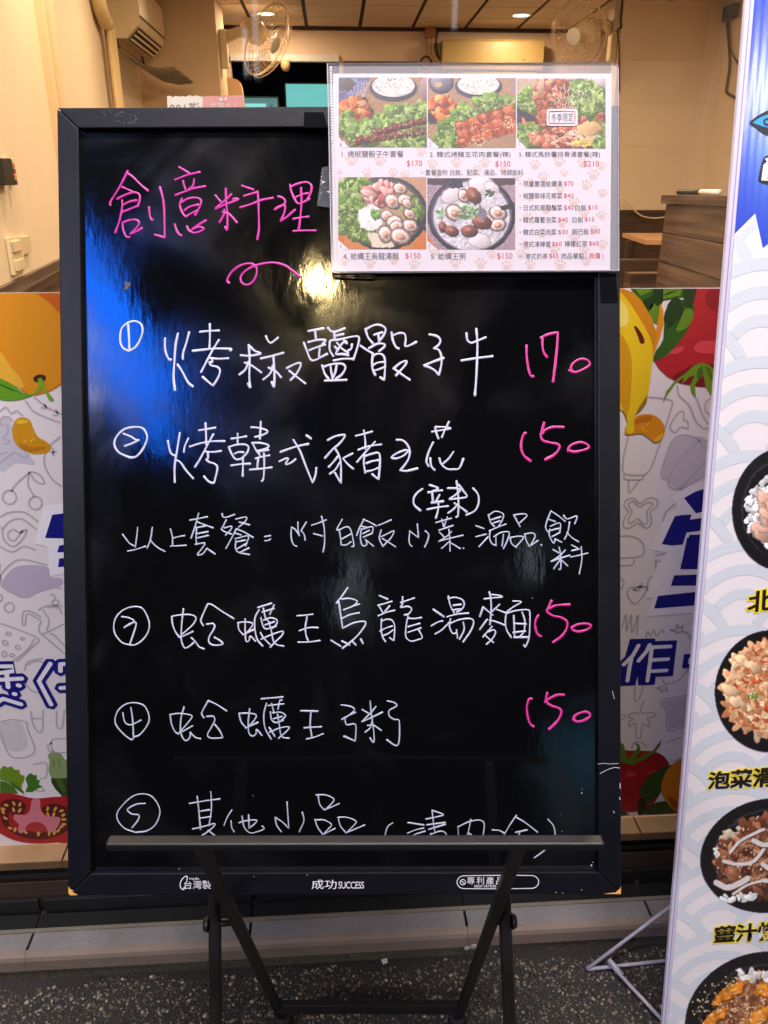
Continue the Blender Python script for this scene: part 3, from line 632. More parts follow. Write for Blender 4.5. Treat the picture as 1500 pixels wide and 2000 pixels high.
# counter desk
M_desk = wood_mat('grained_grey_wood', (58, 43, 36), (112, 90, 76), (1.2, 1.2, 60), .4)
ct = empty('counter', (1.5, 3.0, ZF), 'grey brown wood grain counter with grooved boards at the right', 'counter')
F0 = atY(1303, 385, 3.6); az = R_(8); cd = Vector((-math.sin(az), -math.cos(az), 0)); cw = Vector((cd.y*-1, cd.x, 0)); cw = Vector((math.cos(az), -math.sin(az), 0))
F0 = Vector((F0.x, F0.y, 0)); ZT = 1.122; Lc = 1.55
def cbox(s0, s1, w0, w1, z0, z1): 
    P = lambda s, w_, z: Vector((F0.x+cd.x*s+cw.x*w_, F0.y+cd.y*s+cw.y*w_, z))
    return [P(s0, w0, z0), P(s1, w0, z0), P(s1, w1, z0), P(s0, w1, z0), P(s0, w0, z1), P(s1, w0, z1), P(s1, w1, z1), P(s0, w1, z1)]
MB().hexa(cbox(.01, Lc, .012, .55, ZF, ZT-.035)).build('carcass', M_grille, ct)
nb = 8; hb = (ZT-.035-ZF)/nb
for k in range(nb): MB().hexa(cbox(0, Lc, 0, .0115, ZF+hb*k+.004, ZF+hb*(k+1)-.001)).build('front_board', M_desk, ct)
MB().hexa(cbox(.0, .0095, .0125, .55, ZF, ZT-.036)).build('end_board', M_desk, ct)
MB().hexa(cbox(-.025, .62, -.02, .58, ZT-.034, ZT)).build('worktop', M_desk, ct, bevel=.002)
MB().hexa(cbox(.63, Lc, -.02, .58, ZT-.034, ZT)).build('worktop', M_desk, ct, bevel=.002)
t = empty('marker_pen', tuple(Vector(cbox(.25, .3, .1, .1, 0, ZT)[4])), 'black and white marker pen lying on the counter top', 'pen')
P = lambda s, w_, z: Vector((F0.x+cd.x*s+cw.x*w_, F0.y+cd.y*s+cw.y*w_, z))
MB().tube([P(.1, .02, ZT+.012), P(.28, .06, ZT+.012)], .011, 10).build('pen_cap', mat('black_plastic', (30, 28, 24), .35), t, True)
MB().tube([P(.28, .06, ZT+.012), P(.42, .09, ZT+.011)], .011, 10).build('pen_barrel', M_white, t, True)
t = empty('order_pad', tuple(P(.95, .2, ZT)), 'stack of pale order slips with red cover on the counter', 'paper')
MB().hexa(cbox(.72, 1.3, .03, .4, ZT+.0005, ZT+.012)).build('red_cover', mat('red_cover', (190, 90, 80), .5), t)
MB().hexa(cbox(.76, 1.28, .04, .39, ZT+.0125, ZT+.034)).build('paper_stack', mat('paper_white', (236, 226, 214), .6), t, bevel=.002)
# wooden table and bench beyond the counter
tb = empty('dining_table', (2.3, 5.6, ZF), 'light wooden table top showing beyond the counter', 'table')
z = .83; q = [atZ(x, y, z) for x, y in ((1216, 455), (1300, 455), (1300, 469), (1262, 469))]
k4 = [Vector((p.x, p.y, z-.03)) for p in q]+[Vector((p.x, p.y, z)) for p in q]
MB().hexa(k4).build('table_top', wood_mat('light_table_wood', (176, 132, 96), (206, 162, 122), (8, 30, 8), .4), tb)
cx = sum((p.x for p in q))/4; cy = sum((p.y for p in q))/4
for sx in (-.14, .14): MB().box((cx+sx-.03, cy-.03, ZF), (cx+sx+.03, cy+.03, z-.031)).build('leg', M_grille, tb)
bn = empty('bench', (1.6, 4.6, ZF), 'dark wooden bench with its back to the counter', 'bench')
a = atY(1250, 534, 4.4); MB().box((a.x-.05, 4.4, ZF), (a.x+.35, 4.5, a.z)).build('bench_back', M_desk, bn); MB().box((a.x-.05, 4.5, ZF+.38), (a.x+.35, 4.9, ZF+.43)).build('bench_seat', M_desk, bn)
MB().box((a.x-.04, 4.51, ZF), (a.x+.34, 4.89, ZF+.379)).build('bench_plinth', M_grille, bn)
pbn = atY(1240, 490, 5.2)
t = empty('panelled_seat', (pbn.x, 5.3, ZF), 'dark brown panelled booth below the wooden table', 'booth')
MB().box((pbn.x-.15, 5.25, ZF), (pbn.x+.55, 5.4, .72)).build('booth_panel', M_wood, t)
# thin white wire on wainscot
t = tag(MB().tube([Vector(p) for p in catmull([atY(x, y, 7.2) for x, y in ((1214, 385), (1230, 400), (1250, 420), (1275, 426), (1300, 424))], 4)], .006, 6).build('wire', M_ivory, None, True), 'thin pale wire drooping across the dark wainscot', 'wire')

# ------------------------------------------------------------------ the street side: what lights and mirrors in the board and glass
cool = (.90, .90, 1.0)
def tube_lamp(a, b, label, e, rot, name='added_tube_lamp', col=cool, est=14, width=.22):
    a, b = Vector(a), Vector(b); c = (a+b)/2; r = empty(name, c, label, 'lamp')
    d = (b-a).normalized()
    MB().tube([a, b], .016, 10).build('tube', emis('cool_tube', (.86, .88, 1.0), est), r, True)
    up = Vector((0, 0, 1)) if abs(d.z) < .9 else Vector((0, -1, 0)); s = d.cross(up).normalized()
    MB().obox(c+up*.05, d*((b-a).length/2+.03), s*.05, up*.02).build('housing', M_white, r)
    for e_ in (a, b): MB().tube([e_-d*.02, e_+d*.012], .02, 10).build('end_cap', M_white, r)
    if e: area('tube_light', r, c-up*.04, rot, (b-a).length, width, e, col)
    return r
KEY1, KEY2, KEY3 = 41, 78, 112  # unseen key lamps added to light the board, film and banner
def aim(a, b): return (Vector(b)-Vector(a)).to_track_quat('-Z', 'Y').to_euler()
tube_lamp((2.1, -2.3, 2.9), (3.1, -1.5, 2.9), 'added unseen tube light to the right of the menu board', KEY1, aim((2.6, -1.9, 2.9), (.2, .9, .7)), col=(1.0, .92, .86))
tube_lamp((-3.1, -1.5, 2.9), (-2.1, -2.3, 2.9), 'added unseen tube light to the left of the menu board', KEY2, aim((-2.6, -1.9, 2.9), (0, .9, .7)), col=(.92, .91, 1.0))
tube_lamp((-.75, .1, 3.15), (1.25, .1, 3.15), 'added long unseen tube light above the menu board', KEY3, aim((.25, .1, 3.15), (.25, .65, .5)), col=(1.0, .93, .93))
def vtube(px0, py0, px1, py1, Y, label):
    """upright tube across the street, where the window mirrors it"""
    def mir(px, py): d = ray(px, py); t = (.983/d.y); p = CO+d*t; k = (p.y-Y)/d.y; return Vector((p.x+d.x*k, Y, p.z+d.z*k))
    a, b = mir(px0, py0), mir(px1, py1); r = empty('street_tube_light', ((a.x+b.x)/2, Y, a.z), label, 'lamp')
    MB().tube([a, b], .018, 8).build('tube', emis('blue_white_tube', (.75, .85, 1.0), 2.6), r, True)
    MB().obox((a+b)/2+Vector((0, -.05, 0)), (.03, 0, 0), (0, .03, 0), (0, 0, abs(b.z-a.z)/2+.03)).build('housing', M_white, r)
vtube(500, 152, 496, -60, -5.0, 'upright light tube on the shop across the street, right one of a pair')
vtube(481, 146, 477, 55, -5.0, 'short upright light tube on the shop across the street')
vtube(887, 55, 893, -60, -5.0, 'upright light tube across the street opposite the back air conditioner')
lb = empty('upright_light_box', (2.76, -2.2, 0), 'upright blue white light box on the pavement to the right', 'light box')
MB().box((2.70, -2.26, .0), (2.82, -2.2, 2.12)).build('box_body', mat('dark_sign_box', (30, 30, 34), .5), lb)
MB().box((2.71, -2.199, 1.28), (2.81, -2.19, 2.06)).build('lit_front', emis('blue_white_face', (.62, .86, 1.0), 6), lb)
bs = empty('blue_sign', (-2.85, -5.1, 4.1), 'glowing blue sign box projecting over the street', 'lit sign')
MB().box((-2.95, -6.3, 4.1), (-2.85, -3.4, 5.25)).build('sign_box', mat('dark_sign_box', (30, 30, 34), .5), bs)
MB().box((-2.848, -6.25, 4.14), (-2.83, -3.45, 5.21)).build('lit_face', emis('blue_face', (.003, .14, .95), 15), bs)
MB().tube([(-2.9, -6.2, 0), (-2.9, -6.2, 5.3)], .05, 10).build('sign_post', mat('dark_sign_box', (30, 30, 34), .5), bs)
ls = empty('street_lamp', (-1.0, -5.2, 0), 'warm round street lamp across the street', 'street lamp')
MB().tube([(-1.0, -5.2, 0), (-1.0, -5.2, 5.45)], .05, 10).build('pole', mat('dark_sign_box', (30, 30, 34), .5), ls)
MB().lathe((-1.0, -5.2, 5.66), (0, 0, 1), [(0, -.13), (.08, -.1), (.13, 0), (.08, .1), (0, .13)], 20).build('lamp_globe', emis('warm_globe', (1.0, .74, .32), 130), ls, True)
dc = empty('display_fridge', (1.45, -5.2, 0), 'teal lit display fridge across the street', 'fridge')
MB().box((.95, -5.6, 0), (1.95, -5.15, 1.25)).build('cabinet', mat('dark_sign_box', (30, 30, 34), .5), dc); MB().box((1.02, -5.148, .55), (1.9, -5.13, 1.12)).build('lit_front', emis('teal_face', (.05, .3, .5), .8), dc)
ob = empty('building', (0, -8, 0), 'dark building across the street', 'building')
MB().box((-14, -8.6, 0), (14, -8, 9)).build('wall', mat('night_facade', (44, 42, 42), .8, .2, 2), ob)
for k in range(6): MB().box((-11+4*k, -8.02, 5.2), (-9.2+4*k, -7.995, 6.8)).build('window', mat('dark_window', (14, 16, 20), .15), ob)

# ================================================================== PRINTED WINDOW FILM
FL = Pl((0, .983, .16), (1, 0, 0), (0, 0, 1))     # normal points at the street (-y)
assert FL.n.y < 0
E_ = .00012
film = empty('window_film', (0, .982, .16), 'white printed window film with cartoon fruit, vegetables and blue lettering', 'window film')
z0f, z1f = .1588, 1.0199
mk('film_sheet', [(-2.4, .9826, z0f), (2.4, .9826, z0f), (2.4, .9826, z1f), (-2.4, .9826, z1f)], [(0, 1, 2, 3)], mat('film_white', (228, 217, 215), .35, .03, 8), film)
def zc(pts, s, ox, oy): return [(x/s+ox, y/s+oy) for x, y in pts]
Lp = lambda pts: zc(pts, 3.3333, 0, 560)      # left strip, upper
Ll = lambda pts: zc(pts, 3.3333, 0, 1100)     # left strip, lower
Ru = lambda pts: zc(pts, 3.5714, 1150, 540)   # right strip, upper
Rl = lambda pts: zc(pts, 3.3333, 1150, 1050)  # right strip, lower
def clipz(pts, top=566.5):
    return pts
def fp(name, pts, col, k, sm=0): return poly(name, FL, pts, ink(col), film, .0004+E_*k, sm)
# faint grey doodles
DW = .0013
def dl(pts, w=DW, mb=None, k=2, closed=False): ribbon(mb, FL, [FL.uv(*p) for p in catmull(pts, 5, closed)]+([FL.uv(*pts[0])] if closed else []), w, .0004+E_*k, 0, False)
for f, pts, cl in [
  (Lp, [(165,740),(220,810),(300,850),(395,885)],0),(Lp,[(220,715),(300,780),(400,830)],0),(Lp,[(265,785),(300,790),(290,760)],0),(Lp,[(345,835),(375,835),(365,795)],0),
  (Lp,[(0,812),(40,785),(75,825),(110,808),(150,842)],0),(Lp,[(0,890),(20,850),(60,850),(85,880)],0),(Lp,[(0,900),(45,900),(50,950),(20,985),(60,1000),(55,1020),(25,1020)],0),
  (Lp,[(395,975),(310,1050),(290,1150),(340,1250),(405,1302)],0),(Lp,[(330,1080),(372,1072)],0),(Lp,[(345,1050),(350,1102)],0),
  (Lp,[(0,1150),(60,1100),(100,1080),(160,1110),(190,1090)],0),(Lp,[(0,1090),(50,1075)],0),
  (Lp,[(75,1330),(110,1280),(195,1205)],0),(Lp,[(225,1365),(185,1290),(190,1212)],0),(Lp,[(200,1203),(260,1225),(292,1280),(240,1270),(205,1225)],1),
  (Lp,ell(63,1370,45,45),1),(Lp,ell(232,1407,42,42),1),
  (Lp,[(0,1500),(60,1470),(160,1468),(250,1530)],0),(Lp,[(20,1580),(60,1530),(140,1510),(240,1580)],0),(Lp,[(10,1560),(30,1650),(90,1690),(150,1640),(175,1580),(130,1600),(90,1580),(55,1600),(60,1640),(100,1650),(150,1580)],0),(Lp,[(0,1690),(80,1725),(150,1690),(200,1700),(235,1715)],0),
  (Lp,[(20,1960),(0,1890),(70,1805),(150,1775),(310,1812)],0),
  (Ll,[(0,1),(5,100),(100,200),(180,220),(250,180),(320,150),(400,165)],0),(Ll,ell(62,287,31,31),1),(Ll,ell(0,225,15,22),1),(Ll,ell(362,255,22,17),1),(Ll,[(325,205),(350,205),(362,235)],0),
  (Ll,[(265,370),(180,330),(165,400),(148,400),(152,320),(195,312),(270,350)],0),(Ll,[(250,305),(310,275),(405,280)],0),(Ll,[(280,300),(320,370),(305,440)],0),(Ll,[(305,285),(380,290),(405,330)],0),(Ll,[(270,375),(255,420),(275,460),(415,395)],0),(Ll,[(275,462),(425,590)],0),(Ll,[(325,465),(345,460),(425,540)],0),
  (Ll,[(0,390),(90,420),(250,490),(210,545),(110,640)],0),(Ll,[(225,490),(180,560),(80,640)],0),(Ll,ell(57,458,15,10,20),1),(Ll,ell(35,517,20,12,40),1),(Ll,ell(148,490,12,8),1),(Ll,ell(118,547,17,12,30),1),(Ll,ell(30,590,14,18),1),(Ll,ell(80,598,15,10),1),
  (Ll,[(160,700),(185,640),(280,618)],0),(Ll,[(180,660),(240,635),(300,650)],0),(Ll,[(165,780),(210,830),(285,850)],0),(Ll,[(200,960),(215,1040),(248,1097),(277,1083),(282,950)],0),(Ll,[(210,1010),(275,1010)],0),(Ll,[(370,960),(372,1060),(405,1068),(420,950)],0),
  (Ll,[(0,1032),(80,1017),(170,1033),(180,1078),(225,1230),(75,1258),(0,1095)],0),(Ll,[(430,1140),(340,1150),(350,1225),(430,1232)],0),(Ll,[(340,1165),(312,1185),(325,1225),(350,1220)],0),
  (Ll,[(205,1400),(220,1470),(290,1480),(260,1450)],0),(Ll,[(215,1310),(300,1300),(300,1390),(260,1400)],0),
  (Ru,[(415,840),(500,848),(565,862),(583,885),(545,1010),(500,1150),(435,1330),(390,1385)],0),(Ru,[(280,1100),(245,1240),(235,1350),(275,1382),(388,1385)],0),(Ru,[(245,1385),(252,1412),(370,1415),(380,1388)],0),(Ru,[(275,1418),(285,1505),(352,1418)],0),
  (Ru,[(640,940),(600,980),(565,1050),(600,1088),(640,1050),(690,1060),(685,1010),(660,1000),(662,955)],1),(Ru,[(615,760),(630,830),(700,900),(740,1000),(800,1060),(850,1050)],0),(Ru,[(750,850),(790,960),(830,1030)],0),(Ru,[(860,850),(820,870),(810,930),(850,970)],0),
  (Ru,[(830,1150),(770,1140),(700,1110),(630,1110),(575,1160),(510,1340),(510,1400),(550,1422),(565,1465),(630,1485),(720,1440),(815,1390)],0),(Ru,[(765,1145),(650,1260),(560,1390),(555,1420)],0),(Ru,[(830,1270),(720,1390),(630,1482)],0),(Ru,[(765,1140),(800,1190),(835,1200)],0),
  (Ru,[(260,1560),(310,1545),(355,1580),(420,1545),(475,1560),(470,1610),(430,1640),(435,1720),(400,1755),(340,1720),(280,1755),(240,1740),(250,1680),(275,1640),(245,1600)],1),(Ru,[(275,1590),(310,1570),(350,1605),(410,1575),(445,1590),(405,1640),(410,1710),(380,1725),(340,1690),(290,1720),(275,1690),(300,1640)],1),
  (Ru,[(215,1810),(290,1810),(360,1840),(385,1900),(360,1950),(215,1965)],0),(Ru,[(320,1970),(300,2010),(215,2015)],0),(Ru,[(610,1580),(540,1640),(515,1710)],0),
  (Rl,[(250,370),(262,330),(310,320),(372,320),(365,360),(305,430),(265,400)],1),(Rl,[(285,330),(320,345),(345,295)],0),(Rl,[(290,345),(330,315),(350,330)],0),(Rl,[(385,400),(385,280),(430,235),(435,140)],0),(Rl,[(430,115),(510,105),(515,145),(435,155)],0),
  (Rl,[(215,590),(240,500),(245,610),(275,500),(280,620),(320,500),(310,630)],0),(Rl,[(370,650),(380,610),(400,640),(420,600),(440,640),(470,600),(490,620)],0),(Rl,[(560,625),(620,610),(665,660),(665,760)],0),(Rl,[(580,615),(530,600),(570,595),(570,565),(595,590),(610,570),(605,610)],0),(Rl,[(480,920),(500,950),(580,930),(650,850)],0),(Rl,[(500,960),(440,980),(465,985),(470,1005),(490,985),(508,1005),(505,965)],0),
  (Rl,[(320,860),(300,960),(300,1060),(330,1040),(355,960)],0),(Rl,[(360,1060),(340,1100),(345,1140),(420,1140),(425,1165),(380,1175),(395,1200),(390,1230),(350,1210),(335,1300),(310,1300),(300,1210),(265,1228),(262,1195),(290,1180),(255,1165),(275,1145),(330,1140)],0),(Rl,[(640,1025),(490,1050),(470,1085),(505,1130),(515,1250),(630,1230)],0),(Rl,[(280,1370),(290,1335),(340,1330),(375,1360)],0),(Rl,[(510,1330),(600,1300)],0),(Rl,[(530,1460),(600,1435)],0),(Rl,[(210,1150),(235,1165),(212,1185)],0),(Rl,[(205,260),(228,290),(210,340)],0)]:
    dood = MB(); dl(f(pts), mb=dood, closed=bool(cl)); dood.build('grey_doodle', ink((182, 173, 178)), film)
fp('pale_stew', Lp([(20,1960),(25,1900),(90,1830),(180,1812),(310,1825),(330,1890),(400,1900),(400,1945),(260,1990),(180,2018),(80,2000)]), (186, 170, 190), 1, 4)
fp('pale_toast', Ll([(0,1045),(80,1032),(140,1040),(180,1195),(75,1225),(0,1150)]), (205, 196, 194), 1, 3)
fp('pale_cloud', Lp([(0,850),(60,860),(110,1000),(220,1130),(220,1160),(100,1150),(0,1200)]), (196, 190, 202), 1, 3)
fp('pale_pepper', Ru([(650,1110),(570,1180),(520,1340),(520,1400),(570,1450),(640,1480),(740,1430),(830,1350),(830,1150),(720,1110)]), (196, 184, 192), 1, 4)
fp('pale_bread', Rl([(640,1035),(490,1060),(480,1085),(515,1130),(520,1245),(640,1225)]), (198, 186, 188), 1)
# left: orange, bean, lettering, tomato, greens
OR, ORD, ORL = (214, 138, 20), (196, 92, 16), (226, 168, 50)
T = 574
fp('orange_fruit', [(-70, 573), (150, 571), (150, 735), (125, 748), (100, 764), (70, 773), (45, 766), (0, 720), (-70, 640)], OR, 3)
fp('orange_fruit', [(72, 573.5), (112, 573), (150, 600), (150, 640), (114, 609), (95, 590)], ORD, 4)
fp('orange_fruit', Lp([(0,425),(60,510),(130,590),(155,640),(145,662),(80,640),(0,595),(-80,500)]), ORL, 4, 3)
fp('orange_fruit', Lp([(130,660),(200,700),(260,680),(330,670),(395,625),(395,640),(300,690),(220,705),(180,715)]), (200, 116, 24), 4)
fp('green_leaf', Lp([(-60,560),(0,595),(90,640),(150,690),(215,705),(130,735),(60,742),(0,735),(-60,700)]), (96, 150, 28), 5, 3)
fp('green_leaf', Lp([(0,632),(60,655),(140,695),(60,668),(0,642)]), (50, 96, 20), 6)
fp('orange_stalk', Lp(ell(258, 597, 42, 26, -8)), (70, 30, 16), 5)
fp('orange_stalk', Lp([(245,600),(268,592),(285,620),(300,670),(350,735),(345,745),(320,740),(295,690),(275,660),(235,705),(215,700),(250,650)]), (120, 160, 36), 6)
BE = (206, 142, 16)
fp('yellow_bean', Lp([(150,850),(105,865),(80,920),(90,1000),(135,1055),(215,1088),(300,1082),(334,1045),(300,1008),(248,978),(215,920),(195,870)]), BE, 3, 4)
fp('yellow_bean', Lp([(125,1020),(210,1045),(295,1040),(285,1060),(210,1075),(150,1060)]), (178, 116, 18), 4, 3)
fp('yellow_bean', Lp([(110,875),(150,865),(188,880),(150,892),(112,892)]), (226, 184, 50), 4, 2)
for q in ([(150,1005),(175,998),(165,1012)], [(195,1005),(220,985),(222,992),(205,1012)], [(195,935),(215,945),(212,950)], [(180,972),(215,965),(212,972)]): fp('yellow_bean', Lp(q), (226, 190, 60), 4)
WH, NV = (236, 229, 234), (12, 16, 120)
# soft grey print shade round the white paper pieces is left to real light; white cut-out pieces
fp('white_letter_back', Lp([(285,1430),(440,1412),(440,1865),(325,1885),(310,1692),(225,1672)]), WH, 4)
for q in ([(340,1485),(440,1472),(440,1640),(293,1636)], [(385,1685),(440,1676),(440,1728),(373,1729)], [(385,1770),(440,1762),(440,1822),(378,1825)]): fp('blue_lettering', Lp(q), NV, 5)
OZ = [0.0]
def outl(strokes, f, wo, wi):
    a, b = MB(), MB()
    for s_ in strokes:
        for mb, w, k in ((a, wo, 5), (b, wi, 6)):
            ribbon(mb, FL, [FL.uv(*p) for p in f(s_)], w, .0004+E_*k+OZ[0], 0, True); OZ[0] += 3e-6
    a.build('blue_lettering', ink(NV), film); b.build('white_lettering', ink(WH), film)
ux = (FL.uv(100, 1300)[0]-FL.uv(0, 1300)[0])/100
outl([[(-60,670),(85,668),(88,700),(-60,720)],[(-60,760),(145,748)],[(45,715),(55,805)],[(-60,930),(25,878)],[(25,880),(140,916)],[(118,792),(130,795)],[(92,848),(102,850)]], Ll, ux*12.5, ux*4.6)
outl([[(330,650),(255,765),(335,918)],[(395,655),(470,650)],[(395,810),(470,806)],[(395,655),(395,700)]], Ll, ux*12.5, ux*4.6)
fp('parsley', Ll([(0,1345),(20,1318),(50,1330),(75,1322),(95,1345),(125,1345),(130,1375),(160,1385),(155,1420),(140,1440),(140,1480),(100,1455),(60,1430),(20,1415),(0,1410)]), (104, 136, 22), 3)
fp('parsley', Ll([(0,1415),(40,1425),(90,1460),(120,1500),(0,1500)]), (72, 110, 24), 3)
fp('parsley', Ll([(165,1400),(190,1370),(210,1368),(215,1380),(240,1380),(240,1410),(262,1415),(250,1440),(278,1455),(250,1465),(210,1490),(165,1490),(180,1450)]), (58, 110, 20), 3)
fp('parsley', Ll([(50,1425),(90,1428),(150,1480),(160,1510),(150,1500),(90,1460)]), (58, 110, 20), 4)
fp('bok_choy', Ll([(332,1395),(380,1405),(450,1375),(450,1545),(410,1525),(360,1470),(335,1430)]), (36, 62, 18), 3)
fp('bok_choy', Ll([(360,1400),(400,1400),(430,1480),(415,1500),(380,1450)]), (66, 92, 28), 4)
fp('bok_choy', Ll([(310,1245),(350,1232),(395,1240),(420,1275),(455,1300),(455,1385),(420,1400),(375,1405),(330,1390),(315,1340),(322,1290)]), (132, 152, 96), 4, 2)
fp('bok_choy', Ll([(345,1260),(355,1300),(350,1350),(342,1300)]), (100, 122, 70), 5); fp('bok_choy', Ll([(375,1260),(392,1300),(388,1350),(380,1300)]), (100, 122, 70), 5)
RD, RDD, PK = (164, 24, 32), (84, 12, 14), (206, 118, 128)
fp('tomato_slice', Ll([(-60,1500),(0,1500),(45,1493),(120,1508),(230,1532),(380,1520),(470,1540),(470,1812),(380,1818),(250,1826),(120,1812),(20,1770),(-60,1700)]), RD, 5, 3)
fp('tomato_slice', Ll([(5,1570),(40,1540),(110,1535),(160,1560),(165,1610),(140,1640),(90,1640),(60,1620),(60,1700),(120,1745),(200,1730),(300,1740),(380,1710),(400,1660),(450,1620),(450,1720),(390,1770),(270,1800),(150,1785),(60,1740),(10,1680)]), RDD, 6, 2)
fp('tomato_slice', Ll([(270,1610),(290,1580),(360,1565),(450,1600),(450,1660),(330,1650)]), RDD, 6, 2)
fp('tomato_slice', Ll([(205,1545),(230,1535),(262,1540),(262,1590),(290,1640),(350,1650),(390,1655),(385,1700),(340,1755),(300,1740),(255,1760),(180,1735),(140,1760),(115,1740),(125,1700),(90,1670),(95,1635),(160,1640),(195,1610)]), PK, 7, 2)
fp('tomato_slice', Ll([(165,1735),(190,1695),(240,1685),(290,1705),(305,1745),(240,1752)]), (172, 44, 48), 8, 3)
seeds = MB()
for x, y, a in [(90,1565,60),(130,1570,120),(88,1605,70),(128,1610,130),(40,1575,10),(20,1620,60),(35,1660,30),(65,1725,20),(98,1735,110),(165,1750,40),(250,1762,90),(320,1760,100),(355,1755,120),(380,1740,130),(400,1715,150),(415,1700,0),(415,1668,0),(412,1640,-30),(400,1612,-20),(310,1598,100),(350,1635,110),(312,1635,60),(360,1600,120),(20,1600,20)]:
    poly('', FL, Ll(ell(x, y, 17, 9, a, 10)), None, None, .0004+E_*9, 0, seeds)
seeds.build('tomato_seeds', ink((208, 158, 70)), film)
# right: yellow pepper, leaves, red vegetable, bean, lettering
GD, GM, GL = (26, 58, 18), (44, 88, 20), (92, 132, 26)
cl = lambda pts: [(x, max(y, 564.5 if x > 1200 else y)) for x, y in pts]
def fr(name, pts, col, k, sm=0):
    p = Ru(pts); p = catmull(p, sm, True) if sm else p
    fp(name, [(x, max(y, 563.8)) for x, y in p], col, k)
fr('leaf', [(290,60),(560,60),(520,170),(480,250),(420,270),(370,170)], GM, 3)
fr('leaf', [(500,60),(760,60),(745,140),(640,150),(510,170)], GM, 3)
fr('red_radish', [(745,60),(1000,60),(1000,770),(880,768),(770,772),(640,748),(550,702),(490,645),(455,590),(560,540),(650,430),(720,270)], (176, 30, 42), 4)
fr('leaf', [(585,150),(730,200),(728,262),(692,370),(620,470),(545,545),(450,592),(470,515),(520,440),(530,270)], GM, 5, 2)
fr('leaf', [(585,155),(640,160),(650,250),(590,330),(530,330),(530,250)], GD, 6, 2)
fr('leaf', [(680,220),(728,240),(720,310),(680,360),(620,385),(612,360),(650,280)], GL, 6, 2)
fr('leaf', [(455,60),(512,60),(505,180),(480,205),(458,180)], GD, 6, 2); fr('leaf', [(670,60),(750,60),(730,190),(700,222),(668,200),(662,140)], GD, 7, 2)
fr('leaf', [(370,170),(450,130),(455,190),(430,235),(410,225)], GD, 5); fr('leaf', [(440,190),(495,200),(480,330),(440,300),(420,250)], GL, 5, 2)
fr('leaf', [(320,75),(440,72),(430,105),(360,135)], GL, 4); fr('leaf', [(520,75),(650,72),(640,130),(515,160)], GL, 4)
for q in ([(660,160),(655,240),(600,370),(575,430),(605,360),(645,240)], [(605,318),(560,340),(535,368),(565,350)], [(640,80),(560,110),(505,135),(560,118)]): fr('leaf', q, (16, 34, 12), 8)
fr('red_radish', ell(905, 155, 92, 92), (140, 18, 34), 5); fr('red_radish', [(735,500),(760,460),(820,450),(1000,455),(1000,535),(800,535),(750,525)], (212, 66, 76), 5, 3); fr('red_radish', ell(617, 515, 50, 20, -22), (208, 66, 76), 5)
fr('red_radish', [(585,700),(660,650),(760,610),(900,620),(900,765),(770,768),(640,742)], (122, 12, 26), 5, 2)
fr('sepal', [(515,885),(540,800),(600,730),(680,670),(735,620),(790,600),(840,615),(870,650),(960,640),(960,720),(875,720),(862,870),(850,830),(815,770),(800,690),(770,710),(740,760),(748,852),(715,810),(705,760),(740,690),(700,700),(650,755),(665,700),(600,750),(545,830)], (108, 146, 30), 6)
fr('sepal', [(750,700),(760,650),(790,620),(800,680),(770,715)], (70, 104, 24), 7); fr('sepal', [(805,620),(850,640),(868,720),(855,730),(830,680)], (78, 112, 24), 7)
fr('orange_slice', [(498,180),(520,240),(522,330),(495,430),(455,540),(440,500),(470,380),(490,260)], (222, 138, 16), 6)
YE = (230, 190, 26)
fr('yellow_pepper', [(150,60),(240,70),(310,110),(370,170),(440,290),(470,390),(455,520),(440,640),(405,880),(350,940),(215,700),(150,700)], (202, 130, 14), 7)
fr('yellow_pepper', [(150,80),(222,108),(280,180),(350,285),(410,390),(448,500),(440,640),(410,830),(372,890),(328,960),(318,1060),(300,1098),(262,1088),(258,1042),(272,1028),(240,940),(150,860)], YE, 8, 2)
fr('yellow_pepper', [(150,320),(215,390),(262,455),(298,560),(300,700),(290,860),(272,960),(262,990),(215,860),(150,760)], (206, 148, 14), 9, 2)
fr('yellow_pepper', [(150,120),(222,165),(262,210),(280,290),(260,345),(215,350),(150,330)], (238, 214, 110), 9, 3)
fr('yellow_pepper', [(315,347),(330,347),(352,372),(380,420),(390,455),(378,468),(358,462),(345,420)], (92, 22, 12), 10, 2)
fr('yellow_pepper', [(405,830),(403,880),(372,925),(330,960),(345,920)], (150, 110, 12), 9)
fr('orange_bean', [(322,985),(380,962),(450,966),(508,1008),(532,1075),(505,1138),(462,1160),(415,1125),(365,1095),(310,1102),(258,1102),(255,1075),(300,1070)], (214, 136, 12), 7, 3)
fr('orange_bean', [(320,1000),(380,970),(440,975),(430,1010),(360,1020),(318,1040)], (192, 108, 10), 8, 2); fr('orange_bean', [(460,1130),(520,1095),(505,1135),(465,1155)], (232, 174, 40), 8, 2)
for q in ([(370,1060),(385,1045),(382,1085)], [(400,1030),(425,1018),(408,1042)], [(388,1085),(405,1070),(402,1082)], [(398,1108),(420,1104),(405,1114)]): fr('orange_bean', q, (236, 180, 30), 9)
WR = (236, 226, 228)
fr('white_letter_back', [(580,1540),(700,1462),(960,1390),(960,2250),(390,2240),(470,2030),(545,1925),(430,1905),(545,1660),(625,1610)], WR, 3)
for q in ([(665,1545),(740,1502),(810,1480),(960,1450),(960,1600),(800,1640),(748,1652)], [(600,1672),(650,1664),(717,1660),(705,1697),(800,1682),(960,1660),(960,1740),(788,1772),(682,1786),(655,1870),(578,1876),(510,1866)], [(702,1802),(785,1800),(960,1796),(960,2020),(770,2020),(640,2020),(660,1960)]): fr('blue_lettering', q, NV, 5)
for q in ([(640,0),(740,-5),(860,-8),(850,205),(720,206),(596,206)], [(556,246),(716,240),(860,236),(850,310),(700,312),(534,313)], [(450,380),(705,352),(860,340),(850,430),(700,440),(425,462)]): fp('blue_lettering', Rl(q), NV, 6)
